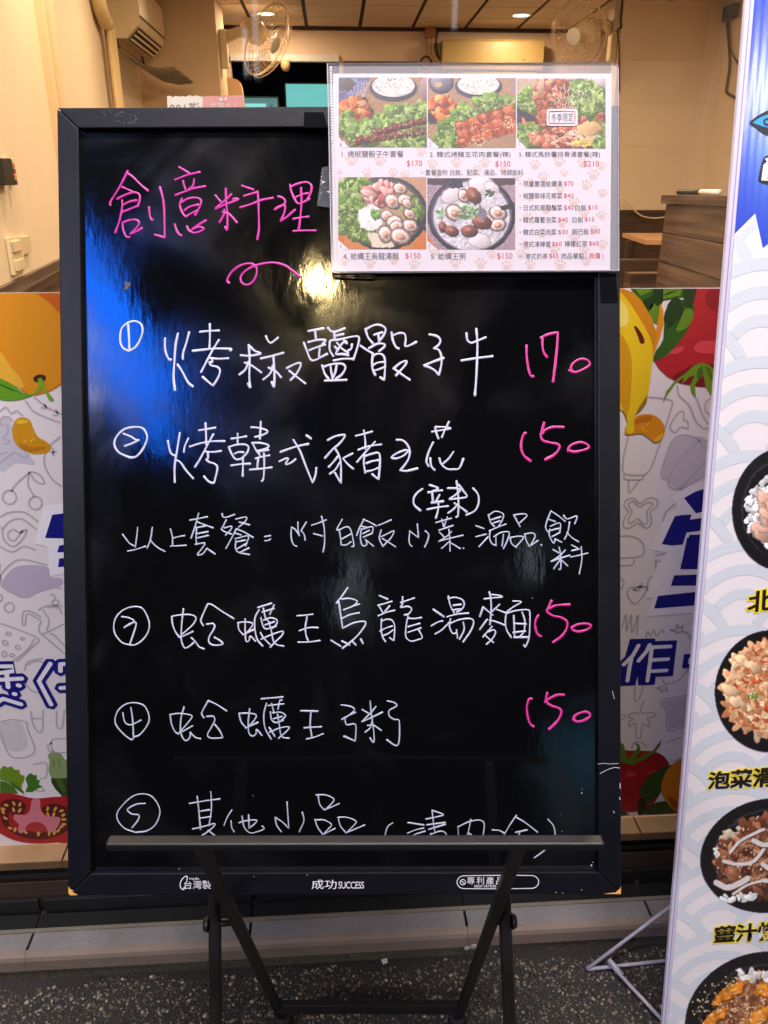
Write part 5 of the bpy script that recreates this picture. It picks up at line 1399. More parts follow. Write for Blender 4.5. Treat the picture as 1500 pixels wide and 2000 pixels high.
for _ in range(70):
    x, y = 200+random.betavariate(1.2, 1)*70, 216+random.random()*26
    if abs((y-219)-(x-205)*.33) < 9+random.random()*5: poly('', BP, ell(x, y, random.uniform(.5, 1.8), random.uniform(.3, .8), random.uniform(-20, 60), 7), None, None, hp+.00002, 0, mb)
mb.build('scuff_mark', mat('grey_scuff', (84, 84, 92), .7, .3, 900), board)
mb = MB()
for x, y, r in [(1136, 1549, 1.6), (1137, 1541, .8), (1000, 1620, .7), (1096, 1591, .8), (494, 1554, 1.0), (1098, 1624, 1.2), (1085, 1630, 1.4), (1068, 1634, 1.4), (705, 1180, .8), (1040, 1168, 1), (1155, 1690, 2.2), (1158, 1684, 1.2)]: poly('', BP, ell(x, y, r*.65, r*.9, 10, 8), None, None, .0004, 0, mb)
mb.build('paint_flecks', INKW, board)
poly('worn_patch', BP, [(243, 550), (247, 549), (249, 552), (253, 551), (256, 556), (252, 559), (249, 565), (243, 566), (242, 563), (245, 559)], mat('brown_residue', (70, 62, 66), .6, .3, 900), board, .0004)

# ---- tape strips
M_tape = mat('black_gloss_tape', (14, 14, 18), .12, .1, 40, bump=.15, bscale=60)
def strip(name, pts, mat_, label, h, cat='tape'):
    a = [BP.P(x, y, h) for x, y in pts]; return tag(MB().hexa([p-nn*.0004 for p in a[::-1]]+[p for p in a[::-1]]).build(name, mat_), label, cat)
strip('tape_strip', [(594, 219), (632, 219), (640, 249), (593, 249)], M_tape, 'short glossy black tape on the top frame rail left of the menu sheet', HF+.0009)
strip('tape_strip', [(1171, 534), (1203, 534), (1207, 590), (1174, 591)], M_tape, 'black tape on the right frame rail below the menu sheet', HF+.0009)
strip('tape_strip', [(655, 533), (735, 533), (732, 545), (652, 542)], M_tape, 'black crumpled tape edge under the lower left corner of the menu sheet', .0044)
ctm = bpy.data.materials.new('clear_wrinkled_tape'); n_, l_, b_ = nt(ctm); b_.inputs['Base Color'].default_value = (.12, .12, .13, 1); b_.inputs['Alpha'].default_value = .5; b_.inputs['Roughness'].default_value = .16
no = n_.new('ShaderNodeTexNoise'); no.inputs['Scale'].default_value = 90; bp_ = n_.new('ShaderNodeBump'); bp_.inputs['Distance'].default_value = .003; tc_ = n_.new('ShaderNodeTexCoord'); l_.new(tc_.outputs['Object'], no.inputs['Vector']); l_.new(no.outputs[0], bp_.inputs['Height']); l_.new(bp_.outputs[0], b_.inputs['Normal'])
strip('tape_strip', [(629, 327), (660, 322), (660, 408), (619, 402)], ctm, 'wrinkled clear tape at the left edge of the menu sheet', .0032)

# ================================================================== EASEL
M_steel = mat('dark_painted_steel', (25, 23, 22), .45, .3, 40, bump=.12, bscale=300, metal=.2)
easel = empty('easel', (.0, .6, 0), 'dark steel folding easel stand holding the menu board', 'easel')
YT = .548
tc0 = atY(694, 1646, YT); du = Vector((BP.u.x, BP.u.y, 0)).normalized(); dv = Vector((-du.y, du.x, 0))
tl_ = (atY(1177, 1650, YT).x-atY(211, 1650, YT).x)/2*1.0
ta, tb_ = tc0-du*tl_, tc0+du*tl_
MB().obox(tc0, du*tl_, dv*.0062, Vector((0, 0, .0042))).build('tray_bar', M_steel, easel, bevel=.002)
kz = .43
def dleg(xt, pxb, pyb):
    top = tc0+du*((xt-tc0.x)/du.x)+dv*.004-Vector((0, 0, .003)); foot = atZ(pxb, pyb, .012); return top, foot
t1, f1 = dleg(atY(383, 1664, YT).x, 553, 1990); t2, f2 = dleg(atY(1012, 1658, YT).x, 893, 1990)
for a, b in ((t1, f1), (t2, f2)):
    MB().beam(a, b, .0128, .008, ref=(0, -1, -.4)).build('leg', M_steel, easel, bevel=.0012)
    MB().lathe(b+Vector((0, 0, -.012)), (0, 0, 1), [(.0, 0), (.013, 0), (.014, .012), (.011, .022), (0, .022)], 14).build('rubber_foot', M_black, easel, True)
def on(a, b, z): t = (a.z-z)/(a.z-b.z); return a+(b-a)*t
zb = .068
ba, bb = on(t1, f1, zb), on(t2, f2, zb)
MB().beam(ba, bb, .013, .012, ref=(0, -1, .3)).build('crossbar', M_steel, easel, bevel=.001)
for (tt, ff, pxk, pyk, pxe) in ((t1, f1, 416, 1772, 432), (t2, f2, 989, 1771, 985)):
    pv = on(tt, ff, .375); k = atY(pxk, pyk, pv.y); k.z = pv.z
    sx = -1 if pxk < 700 else 1
    ft = Vector((k.x, k.y-.20, .012)); tp = Vector((k.x, k.y+.735*.4255, k.z+.735))
    lp = lambda z: k+(tp-k)*((z-k.z)/(tp.z-k.z))
    MB().tube([ft, k, tp], .0072, 12).build('leg', M_steel, easel, True)
    MB().lathe(ft+Vector((0, 0, -.012)), (0, 0, 1), [(.0, 0), (.013, 0), (.014, .014), (.011, .024), (0, .024)], 14).build('rubber_foot', M_black, easel, True)
    MB().tube([pv-Vector((sx*.004, 0, 0)), k+Vector((sx*.0105, 0, 0))], .0035, 10).build('pivot_bolt', M_steel, easel, True)
    MB().lathe(k+Vector((sx*.0072, 0, 0)), (sx, 0, 0), [(0, .006), (.006, .0055), (.0085, .002), (.0085, 0)], 14).build('bolt_head', M_steel, easel, True)
    hk = BP.P(pxk, 1738, -.014); MB().beam(k+(tp-k)*.01, Vector((k.x, hk.y+.01, hk.z-.012)), .008, .006).build('board_rest', M_steel, easel)
    if sx == 1: topR = tp
    else: topL = tp
MB().tube([topL, topR], .008, 10).build('top_bar', M_steel, easel, True)
# chain between the frames
c0 = on(t1, f1, zb); cxp = atY(726, 1945, c0.y+.001); z = zb-.008
for k in range(5):
    c = Vector((cxp.x+.0006*k, c0.y-.0005*k, z-.0068*k-.003)); m = MB(); v_ = []
    for q in range(14):
        th = 2*math.pi*q/14; xx = .0026*math.cos(th); zz = .0044*math.sin(th)
        v_.append(c+(Vector((xx, 0, zz)) if k % 2 == 0 else Vector((0, xx, zz))))
    m.tube(v_+[v_[0]], .00085, 6, False).build('chain_link', mat('bare_steel', (110, 106, 100), .35, metal=.8), easel, True)

# ================================================================== MENU SHEET in its plastic sleeve
MS = lambda x, y: (x/2.5424+630, y/2.5424+110)
HP = .0112
menu = empty('menu_sheet', BP.P(920, 330, HP), 'photo menu sheet in a clear plastic sleeve taped over the board corner', 'menu sheet')
M_paper = mat('menu_paper', (194, 184, 190), .5, .02, 30)
q = [MS(52, 86), MS(1436, 86), MS(1428, 1062), MS(48, 1068)]
a = [BP.P(x, y, HP) for x, y in q]; MB().hexa([p-nn*.0002 for p in a[::-1]]+a[::-1]).build('paper', M_paper, menu)
GT, RT_ = (44, 37, 50), (186, 18, 44)
L1, L2, L3 = HP+.00012, HP+.0002, HP+.00028
# paw prints
paw = MB()
def pawp(x, y, s=1.0, an=0):
    def e(dx, dy, rx, ry, a=0): 
        c, s_ = math.cos(R_(an)), math.sin(R_(an)); poly('', BP, [MS(*p) for p in ell(x+(dx*c-dy*s_)*s, y+(dx*s_+dy*c)*s, rx*s, ry*s, a+an, 10)], None, None, L1, 0, paw)
    e(0, 10, 20, 16); e(-24, -8, 7, 9, -20); e(-9, -20, 7, 10); e(10, -20, 7, 10); e(25, -7, 7, 9, 20)
for x, y, s, an in [(145,520,1,0),(285,520,1,10),(490,475,.9,20),(85,575,.5,30),(220,580,.8,0),(350,578,.8,0),(408,590,.8,-5),(545,535,.9,15),(665,530,.9,0),(805,530,.9,0),(1055,540,.9,0),(1175,525,1,10),(1290,530,.9,0),(1385,545,.8,10),(965,600,.8,0),(1030,625,.7,0),(1095,600,.9,-10),(1200,580,.7,0),(1345,590,1,5),(1310,640,.9,25),(1390,680,.8,10),(1250,725,.9,10),(1180,665,.7,0),(1030,700,.8,0),(1110,760,.9,0),(1300,780,.8,0),(1385,790,.8,-10),(1020,800,.8,10),(1190,830,.8,0),(1350,860,.7,10),(1090,880,.8,0),(1250,900,.9,0),(1390,935,.9,0),(1010,940,.8,0),(1150,960,.9,10),(1300,965,.8,0),(985,985,.8,0),(110,1020,.8,0),(235,1030,.9,0),(355,1015,.8,0),(455,1035,.9,0),(555,975,.8,0),(660,1030,.9,0),(785,1030,1,0),(840,985,.8,0),(915,1040,.9,10),(1030,1035,.9,0),(1180,1035,1,0),(1310,1020,.8,0),(630,975,.8,0),(770,560,.7,0),(570,580,.8,0),(900,570,.7,0)]:
    pawp(x, y, s, an)
paw.build('paw_prints', ink((186, 164, 156)), menu)
def mt(s_, box, col, off=.0, **k):
    off = 0.0
    x0, y0 = MS(box[0], box[1]); x1, y1 = MS(box[2], box[3]); text('lettering', s_, BP, (x0, y0, x1, y1), ink(col), menu, L2, off, **k)
for s_, b, c, o in [('1. 烤椒鹽骰子牛套餐', (95,468,402,502), GT, .016), ('$170', (418,517,494,550), RT_, .02), ('2. 韓式烤豬五花肉套餐(辣)', (532,472,934,506), GT, .016), ('$150', (858,519,933,552), RT_, .02), ('3. 韓式馬鈴薯排骨湯套餐(辣)', (974,472,1378,506), GT, .016), ('$210', (1295,519,1373,552), RT_, .02),
  ('・套餐皆附 白飯、配菜、湯品、特調飲料', (492,562,997,592), GT, .02), ('4. 蛤蠣王烏龍湯麵', (103,975,378,1010), GT, .016), ('$150', (411,977,487,1008), RT_, .02), ('5. 蛤蠣王粥', (538,976,710,1010), GT, .016), ('$150', (867,977,943,1010), RT_, .02),
  ('・限量嚴選蛤蠣湯', (978,618,1190,648), GT, .02), ('$70', (1199,620,1246,646), RT_, .02), ('・椒鹽翠綠花椰菜', (978,678,1190,708), GT, .02), ('$40', (1199,681,1246,706), RT_, .02), ('・日式和風龍鬚菜', (978,737,1190,767), GT, .02), ('$40', (1199,739,1246,766), RT_, .02), ('白飯', (1255,737,1310,767), GT, .02), ('$15', (1318,739,1366,764), RT_, .02),
  ('・韓式蘿蔔泡菜', (978,797,1161,828), GT, .02), ('$40', (1170,800,1218,826), RT_, .02), ('白飯', (1240,797,1294,827), GT, .02), ('$15', (1302,799,1349,823), RT_, .02), ('・韓式白菜泡菜', (978,858,1161,888), GT, .02), ('$30', (1170,861,1218,886), RT_, .02), ('鍋巴飯', (1238,856,1322,886), GT, .02), ('$30', (1330,858,1378,884), RT_, .02),
  ('・港式凍檸蜜', (978,918,1133,948), GT, .02), ('$60', (1140,920,1188,946), RT_, .02), ('檸檬紅茶', (1202,916,1315,947), GT, .02), ('$60', (1323,918,1371,943), RT_, .02), ('・', (978,990,984,996), GT, .02), ('港式奶茶', (1006,978,1118,1007), GT, .02), ('$65', (1126,979,1172,1006), RT_, .02), ('肉品單點', (1186,977,1300,1007), GT, .02), ('( 詢價 )', (1308,975,1395,1010), RT_, .03)]:
    mt(s_, b, c, o)

# ------------------------------------------------------------------ printed food photographs (flat print on the sheet and the banner)
def vnoise(h, w, cell, seed):
    r = np.random.default_rng(seed); g = r.random((int(h/cell)+3, int(w/cell)+3))
    y = np.arange(h)/cell; x = np.arange(w)/cell; yi = y.astype(int); xi = x.astype(int); fy = (y-yi)[:, None]; fx = (x-xi)[None]
    fy = fy*fy*(3-2*fy); fx = fx*fx*(3-2*fx)
    return (g[yi][:, xi]*(1-fx)+g[yi][:, xi+1]*fx)*(1-fy)+(g[yi+1][:, xi]*(1-fx)+g[yi+1][:, xi+1]*fx)*fy
class Img:
    """a little raster in source-photo units: origin (x0,y0), s samples per unit"""
    def __init__(s, x0, y0, x1, y1, k, col, seed=0):
        s.x0, s.y0, s.k = x0, y0, k; s.w = int(round((x1-x0)*k))+1; s.h = int(round((y1-y0)*k))+1
        s.a = np.ones((s.h, s.w, 3))*np.array(col)/255.; s.X, s.Y = np.meshgrid(np.arange(s.w)/k+x0, np.arange(s.h)/k+y0); s.r = np.random.default_rng(seed); s.seed = seed
    def put(s, m, col):
        c = np.asarray(col, float)/255.; s.a = s.a*(1-m[..., None])+c*m[..., None]
    def e(s, cx, cy, rx, ry, ang, col, soft=1.0, shade=0.0, rim=None):
        c, q = math.cos(R_(ang)), math.sin(R_(ang)); R0 = max(rx, ry)+2/s.k+soft
        xa, xb = int((cx-R0-s.x0)*s.k), int((cx+R0-s.x0)*s.k)+2; ya, yb = int((cy-R0-s.y0)*s.k), int((cy+R0-s.y0)*s.k)+2
        xa, ya = max(xa, 0), max(ya, 0); xb, yb = min(xb, s.w), min(yb, s.h)
        if xa >= xb or ya >= yb: return
        dx = s.X[ya:yb, xa:xb]-cx; dy = s.Y[ya:yb, xa:xb]-cy; u = (dx*c+dy*q)/rx; v = (-dx*q+dy*c)/ry; d = np.sqrt(u*u+v*v)
        m = np.clip((1-d)*min(rx, ry)/max(soft, .3)+.5, 0, 1)[..., None]; cc = np.array(col)/255.*np.ones(m.shape[:2]+(3,))
        if shade: cc = cc*(1+shade*(-(dx/max(rx, ry))*.5-(dy/max(rx, ry))*.8))[..., None]
        if rim is not None: 
            t = np.clip((d-.72)/.2, 0, 1)[..., None]; cc = cc*(1-t)+np.array(rim)/255.*t
        sub = s.a[ya:yb, xa:xb]; s.a[ya:yb, xa:xb] = sub*(1-m)+cc*m
    def p(s, pts, col, tex=0, cell=4):
        m = np.zeros(s.X.shape, bool); n = len(pts)
        for i in range(n):
            (xa, ya), (xb, yb) = pts[i], pts[(i+1) % n]
            if ya == yb: continue
            c = ((ya > s.Y) != (yb > s.Y)) & (s.X < (xb-xa)*(s.Y-ya)/(yb-ya)+xa); m ^= c
        c = np.array(col)/255.*np.ones(s.a.shape)
        if tex: c = c*(1+tex*(vnoise(s.h, s.w, cell*s.k, s.seed+n+int(pts[0][0]))-.5)*2)[..., None]
        s.a[m] = c[m]; return m
    def l(s, pts, w, col):
        for (xa, ya), (xb, yb) in zip(pts[:-1], pts[1:]):
            L = max(1, int(math.hypot(xb-xa, yb-ya)/(w*.5)))
            for i in range(L+1): s.e(xa+(xb-xa)*i/L, ya+(yb-ya)*i/L, w, w, 0, col, .8)
    def cl(s, cx, cy, rx, ry, ang, n, size, cols, shade=.35, stretch=1.7, dark=None, power=.5):
        """cluster of n morsels inside an ellipse"""
        c, q = math.cos(R_(ang)), math.sin(R_(ang))
        for i in range(n):
            t = s.r.random()*2*math.pi; d = s.r.random()**power; u, v = d*rx*math.cos(t), d*ry*math.sin(t); x, y = cx+u*c-v*q, cy+u*q+v*c
            z = size*(.6+.8*s.r.random()); col = np.array(cols[s.r.integers(len(cols))])*(.85+.3*s.r.random()); an = s.r.random()*180
            if dark is not None: s.e(x+z*.15, y+z*.25, z*1.1*stretch**.5, z*1.08/stretch**.5, an, dark, 1.2)
            s.e(x, y, z*stretch**.5, z/stretch**.5, an, np.clip(col, 0, 255), 1.0, shade)
    def dots(s, cx, cy, rx, ry, ang, n, size, col):
        s.cl(cx, cy, rx, ry, ang, n, size, [col], 0, 1.2)
    def mat_(s, x0, y0, x1, y1, ang, c1=(184, 140, 96), c2=(128, 92, 60), per=9):
        c, q = math.cos(R_(ang)), math.sin(R_(ang)); t = (s.X*q+s.Y*c)/per; f = .5+.5*np.sin(t*2*math.pi)
        m = ((s.X >= x0) & (s.X <= x1) & (s.Y >= y0) & (s.Y <= y1)); cc = np.array(c1)*f[..., None]+np.array(c2)*(1-f[..., None]); s.a[m] = cc[m]/255.
    def rice(s, cx, cy, rx, ry, n):
        s.e(cx, cy, rx, ry, 0, (214, 206, 196), 2); s.cl(cx, cy, rx*.95, ry*.93, 0, n, 4.2, [(232, 226, 218), (206, 198, 188), (240, 236, 230), (190, 182, 172)], .2, 2.6)
    def lettuce(s, cx, cy, rx, ry, ang, n, size=20):
        s.cl(cx, cy, rx, ry, ang, n, size, [(96, 126, 44), (112, 144, 56), (80, 108, 38), (130, 156, 72), (98, 130, 48)], .4, 2.0, (62, 86, 30))
        s.cl(cx, cy, rx, ry, ang, n, size*.4, [(144, 168, 86), (84, 112, 40), (166, 182, 108), (68, 94, 34)], .2, 3.4)
    def warp(s, amp, cell, wm=None):
        """ragged, organic outlines: shift the raster by smooth noise"""
        k = s.k; dx = (vnoise(s.h, s.w, cell*k, s.seed+31)-.5)*2*amp*k+(vnoise(s.h, s.w, cell*k*.35, s.seed+32)-.5)*amp*k
        dy = (vnoise(s.h, s.w, cell*k, s.seed+33)-.5)*2*amp*k+(vnoise(s.h, s.w, cell*k*.35, s.seed+34)-.5)*amp*k
        if wm is not None: dx = dx*wm; dy = dy*wm
        yy, xx = np.mgrid[0:s.h, 0:s.w]; y = np.clip(np.rint(yy+dy), 0, s.h-1).astype(int); x = np.clip(np.rint(xx+dx), 0, s.w-1).astype(int); s.a = s.a[y, x]
    def fin(s, g=.05, tint=None):
        n = vnoise(s.h, s.w, 2.2, s.seed+5)*.6+vnoise(s.h, s.w, 7, s.seed+6)*.4; s.a = np.clip(s.a*(1+g*2*(n-.5))[..., None], 0, 1)
        if tint is not None: s.a = np.clip(s.a*(1-tint[3])+np.array(tint[:3])/255.*tint[3], 0, 1)
        return s.a
PRN = attr_mat('photo_print', .38)
VEIL = (206, 190, 196, .05)
KK = .42
def corner_cut(im, x0, y1):
    im.p([(x0-2, y1-47), (x0-2, y1+3), (x0+54, y1+3)], (232, 222, 230))
def clam(im, x, y, r, ang, shell=(196, 164, 150), meat=(206, 140, 112)):
    im.e(x+2, y+3, r*1.1, r*.86, ang, (70, 56, 52), 2); im.e(x, y, r, r*.78, ang, shell, 1, .3, (150, 116, 106)); im.e(x, y, r*.8, r*.6, ang, (228, 206, 198), 1, .25)
    im.e(x+r*.05, y+r*.1, r*.5, r*.38, ang, meat, 1.5, .5); im.e(x-r*.1, y, r*.22, r*.16, ang+20, (228, 190, 168), 1)
def photo(k, rect, im, keep=(), amp=7):
    x0, y0, x1, y1 = rect; a, b = MS(x0, y0), MS(x1, y1)
    wm = np.ones(im.X.shape)
    for (cx, cy, rx, ry) in keep: wm *= np.clip((np.hypot((im.X-cx)/rx, (im.Y-cy)/ry)-1)/.12, 0, 1)
    im.warp(amp, 16, wm); corner_cut(im, x0, y1)
    grid_print('photo_print', BP, (a[0], a[1], b[0], b[1]), im.fin(.06, VEIL)*.88, PRN, menu, L2)
    mt(str(k), (x0+5, y1-28, x0+17, y1-6), (60, 54, 60))
# 1 skewers
im = Img(80, 105, 518, 452, KK, (110, 96, 108), 1)
im.mat_(80, 105, 518, 452, 38); im.p([(80,105),(240,105),(215,150),(150,200),(80,250)], (98, 96, 134), .25, 9)
for k in range(7): im.l([(150+k*14, 110+k*3), (120+k*12, 190+k*2)], 1.6, (176, 176, 200))
im.e(120, 140, 40, 34, 0, (84, 72, 70), 4, .3); im.p([(80,230),(210,200),(270,290),(180,345),(100,330)], (50, 40, 42))
im.e(352, 158, 120, 68, 0, (66, 58, 78), 1.5, .4); im.e(352, 148, 112, 60, 0, (38, 32, 46), 1.5); im.rice(352, 146, 106, 56, 420); im.dots(345, 116, 24, 7, 0, 18, 2, (80, 60, 44))
im.e(505, 160, 20, 60, 0, (150, 120, 124), 2, .3)
im.cl(165, 265, 66, 52, 15, 80, 17, [(208, 98, 40), (222, 124, 60), (186, 72, 28), (230, 150, 88)], .5, 1.9, (110, 44, 20))
im.lettuce(108, 330, 40, 40, 0, 40); im.lettuce(390, 305, 150, 48, -14, 150, 22); im.lettuce(230, 378, 110, 46, -10, 110, 22); im.lettuce(430, 420, 110, 46, 0, 110, 22); im.lettuce(505, 330, 26, 70, 0, 40)
def skewer(xa, ya, xb, yb, n, r):
    im.l([(xa-30, ya+12), (xb, yb)], 2, (186, 150, 100))
    for i in range(n):
        t = (i+.5)/n; x, y = xa+(xb-xa)*t, ya+(yb-ya)*t; z = r*(1.08-.2*t)
        im.p([(x-z,y-z*.8),(x+z*.7,y-z),(x+z,y+z*.6),(x-z*.6,y+z)], (58, 18, 18)); im.e(x-z*.1, y-z*.35, z*.8, z*.5, -10, (122, 50, 44), 3, .4); im.e(x+z*.2, y+z*.35, z*.6, z*.42, 10, (84, 28, 26), 2)
        im.cl(x, y-z*.3, z*.7, z*.5, 0, 6, 2.4, [(206, 150, 120), (232, 196, 160), (160, 84, 66)], 0, 1.4)
skewer(250, 385, 525, 315, 8, 22); skewer(160, 425, 525, 372, 9, 22)
corner_cut(im, 80, 452); photo(1, (80, 105, 518, 452), im, [(352, 155, 122, 72)])
# 2 pork belly
im = Img(523, 108, 960, 455, KK, (150, 120, 96), 2)
im.mat_(523, 108, 960, 455, 40, (190, 146, 110), (138, 100, 74)); im.e(590, 130, 62, 58, 0, (70, 66, 84), 2, .4); im.e(590, 126, 52, 46, 0, (122, 116, 130), 3, .5); im.e(575, 140, 20, 14, 0, (190, 160, 110), 4)
im.e(775, 150, 118, 62, 0, (66, 58, 78), 1.5, .4); im.e(775, 142, 110, 55, 0, (38, 32, 46), 1.5); im.rice(775, 140, 104, 51, 400); im.e(955, 150, 22, 40, 0, (160, 120, 120), 2)
im.p([(523,215),(650,215),(700,290),(610,345),(523,330)], (48, 40, 44)); im.cl(598, 258, 66, 50, 20, 90, 17, [(206, 96, 40), (224, 130, 64), (186, 72, 28), (232, 156, 90)], .5, 1.9, (110, 44, 20))
im.lettuce(705, 300, 60, 40, 0, 70, 22); im.lettuce(640, 385, 62, 60, 0, 90, 22); im.lettuce(865, 240, 90, 34, 8, 90, 22); im.lettuce(600, 440, 50, 30, 0, 40, 20)
for row in range(3):
    for i in range(5):
        x, y = 690+i*58+row*6-(2-row)*0, 345+row*42-i*(20-row*1.5)-row*2; z = 34
        col = [(172, 74, 36), (190, 92, 48), (156, 62, 30)][(i+row) % 3]
        im.p([(x-z,y-z*.55),(x+z*.8,y-z*.9),(x+z*1.1,y+z*.5),(x-z*.7,y+z*.9)], (92, 30, 18)); im.p([(x-z*.92,y-z*.48),(x+z*.75,y-z*.82),(x+z*1.0,y+z*.4),(x-z*.62,y+z*.74)], col, .3, 7)
        im.e(x-z*.2, y-z*.3, z*.5, z*.18, -20, (222, 136, 90), 3); im.cl(x, y, z*.8, z*.6, 0, 6, 3.2, [(214, 120, 74), (140, 52, 28), (228, 160, 116)], .2, 2)
im.dots(768, 425, 42, 24, 0, 60, 2.3, (240, 214, 170)); im.dots(925, 335, 34, 20, 0, 40, 2.3, (240, 214, 170))
corner_cut(im, 523, 455); photo(2, (523, 108, 960, 455), im, [(775, 148, 120, 66), (590, 130, 64, 60)])
# 3 bone soup
im = Img(965, 110, 1405, 458, KK, (196, 160, 150), 3)
im.mat_(965, 110, 1405, 180, 30, (206, 178, 150), (170, 138, 112)); im.p([(965,380),(965,458),(1010,458)], (190, 120, 60)); im.p([(1405,400),(1405,458),(1370,458)], (190, 120, 60))
im.e(1370, 130, 52, 44, 0, (200, 176, 176), 2, .3); im.e(1190, 310, 226, 196, 0, (46, 42, 62), 2, .3); im.e(1190, 305, 212, 182, 0, (92, 44, 34), 3); im.cl(1190, 300, 200, 165, 0, 420, 14, [(176, 88, 58), (196, 112, 76), (150, 66, 44), (206, 136, 100)], .35, 1.8, (110, 44, 30))
im.lettuce(1020, 220, 44, 60, 30, 60, 20); im.lettuce(1310, 200, 88, 70, 20, 150, 22); im.lettuce(1030, 395, 50, 46, 40, 60, 18); im.lettuce(1372, 395, 34, 66, 10, 60, 18)
im.p([(1070,112),(1215,112),(1225,160),(1130,215),(1065,300),(1050,200)], (150, 72, 46), .4, 8); im.cl(1135, 180, 78, 66, 0, 150, 14, [(164, 78, 48), (186, 102, 66), (130, 56, 36), (206, 140, 98)], .5, 1.7, (88, 36, 24)); im.e(1085, 150, 16, 50, 10, (196, 150, 118), 3, .4)
for k in range(0, 20, 2):
    a = -1.9+k*.085; x, y = 1170+80*math.cos(a)*1.1+k*3, 225+70*math.sin(a)*.8; im.l([(1165+k*5, 262), (x, y-12)], 1.3, (226, 204, 178)); im.e(x, y-14, 5, 4, 0, (238, 222, 200), 1)
im.p([(965,255),(1060,300),(1050,330),(965,290)], (40, 38, 52)); im.e(1325, 362, 60, 36, -6, (150, 100, 60), 2); im.e(1323, 358, 58, 33, -6, (214, 168, 110), 2, .3)
for k in range(26): x, y = 1100+im.r.random()*230, 375+im.r.random()*60; im.l([(x, y), (x+20+im.r.random()*30, y-12+im.r.random()*24), (x+50, y+im.r.random()*20)], 2.2, (226, 204, 170))
im.cl(1080, 405, 60, 30, 0, 40, 10, [(190, 96, 62), (220, 150, 120)], .4); im.cl(1300, 430, 50, 18, 0, 30, 8, [(214, 190, 96), (196, 160, 80)], .3)
corner_cut(im, 965, 458); photo(3, (965, 110, 1405, 458), im)
# 4 clam noodle soup
im = Img(78, 600, 515, 958, KK, (196, 120, 64), 4)
im.mat_(78, 600, 515, 720, 20, (206, 160, 128), (168, 122, 92)); im.p([(78,600),(180,600),(78,680)], (206, 186, 186)); im.p([(78,820),(120,958),(78,958)], (196, 104, 40)); im.p([(515,860),(515,958),(440,958)], (200, 110, 44))
im.e(310, 780, 212, 184, 0, (50, 46, 58), 2, .5); im.e(308, 778, 196, 166, 0, (84, 76, 66), 2); im.e(305, 780, 186, 156, 0, (170, 142, 108), 3)
im.lettuce(160, 690, 74, 78, 10, 170, 24); im.lettuce(130, 800, 52, 80, -10, 130, 22); im.lettuce(200, 880, 60, 34, 20, 60, 18); im.lettuce(440, 760, 40, 60, 0, 60, 18)
im.cl(275, 680, 66, 50, -10, 60, 20, [(196, 112, 108), (214, 146, 138), (170, 84, 80), (226, 176, 164)], .4, 2.4, (130, 60, 58))
im.p([(180,760),(250,730),(300,770),(300,830),(250,868),(190,850),(172,800)], (226, 222, 220), .08, 10); im.e(225, 790, 36, 26, 0, (240, 238, 236), 8)
im.cl(262, 775, 24, 28, 0, 20, 9, [(84, 130, 50), (120, 160, 80)], .4)
for k in range(14): x = 225+k*7; im.l([(x, 880), (x+12, 905), (x+24+k, 945)], 4, (226, 206, 180))
for x, y, r, a in [(383,655,34,20),(345,718,42,40),(405,710,34,-10),(320,790,34,10),(355,820,40,-20),(430,780,30,30),(435,838,38,20),(365,840,34,0),(310,880,42,70),(385,890,50,15),(420,730,26,60)]: clam(im, x, y, r, a)
im.p([(470,800),(515,840),(515,870),(465,840)], (40, 36, 44)); 
corner_cut(im, 78, 958); photo(4, (78, 600, 515, 958), im, (), 3)
# 5 clam congee
im = Img(520, 605, 957, 960, KK, (176, 130, 124), 5)
chk = ((np.floor(im.X/7)+np.floor(im.Y/7)) % 2)[..., None]; im.a = np.array((196, 172, 180))/255*chk+np.array((120, 84, 96))/255*(1-chk)
im.p([(520,605),(957,605),(957,640),(520,640)], (70, 56, 60)); im.p([(520,880),(570,960),(520,960)], (196, 110, 50))
im.e(740, 790, 218, 196, 0, (44, 40, 54), 2, .5); im.e(740, 790, 200, 178, 0, (92, 86, 98), 2); im.e(740, 792, 190, 170, 0, (206, 198, 204), 3); im.cl(740, 800, 180, 155, 0, 500, 7, [(216, 208, 212), (196, 188, 196), (226, 220, 222), (184, 176, 186)], .2, 2)
for x, y, r, a in [(790,640,70,10),(640,690,56,-20),(780,915,58,10),(840,650,40,30)]: im.e(x, y, r, r*.7, a, (176, 150, 146), 2); im.e(x, y, r*.9, r*.6, a, (222, 208, 210), 3, .2)
for x, y, r, a in [(655,775,48,40),(700,690,34,70),(870,775,44,20),(870,835,40,-10)]: clam(im, x, y, r, a, (196, 172, 164), (186, 128, 100))
for x, y, r, a in [(750,690,42,50),(595,845,26,80),(640,865,34,20),(728,865,40,0),(790,820,46,20)]: im.e(x+2, y+3, r*1.1, r*.8, a, (50, 34, 34), 2); im.e(x, y, r, r*.7, a, (122, 64, 52), 2, .6); im.e(x-r*.2, y-r*.2, r*.5, r*.25, a, (176, 116, 96), 4)
im.p([(630,845),(700,790),(720,785),(690,830)], (186, 180, 190)); im.p([(780,730),(820,780),(800,820),(770,790)], (120, 112, 122), .2); im.p([(600,612),(690,612),(700,650),(640,660)], (50, 50, 66), .4, 6)
im.cl(725, 770, 50, 34, -20, 90, 8, [(96, 130, 84), (150, 176, 130), (70, 98, 60), (180, 190, 160)], .3, 2.2); im.cl(590, 780, 20, 26, 0, 18, 7, [(110, 150, 90), (170, 190, 150)], .3); im.cl(830, 680, 20, 16, 0, 14, 7, [(60, 90, 60)], .3)
im.p([(880,745),(957,725),(957,755),(890,765)], (40, 38, 48))
corner_cut(im, 520, 960); photo(5, (520, 605, 957, 960), im, (), 2.2)
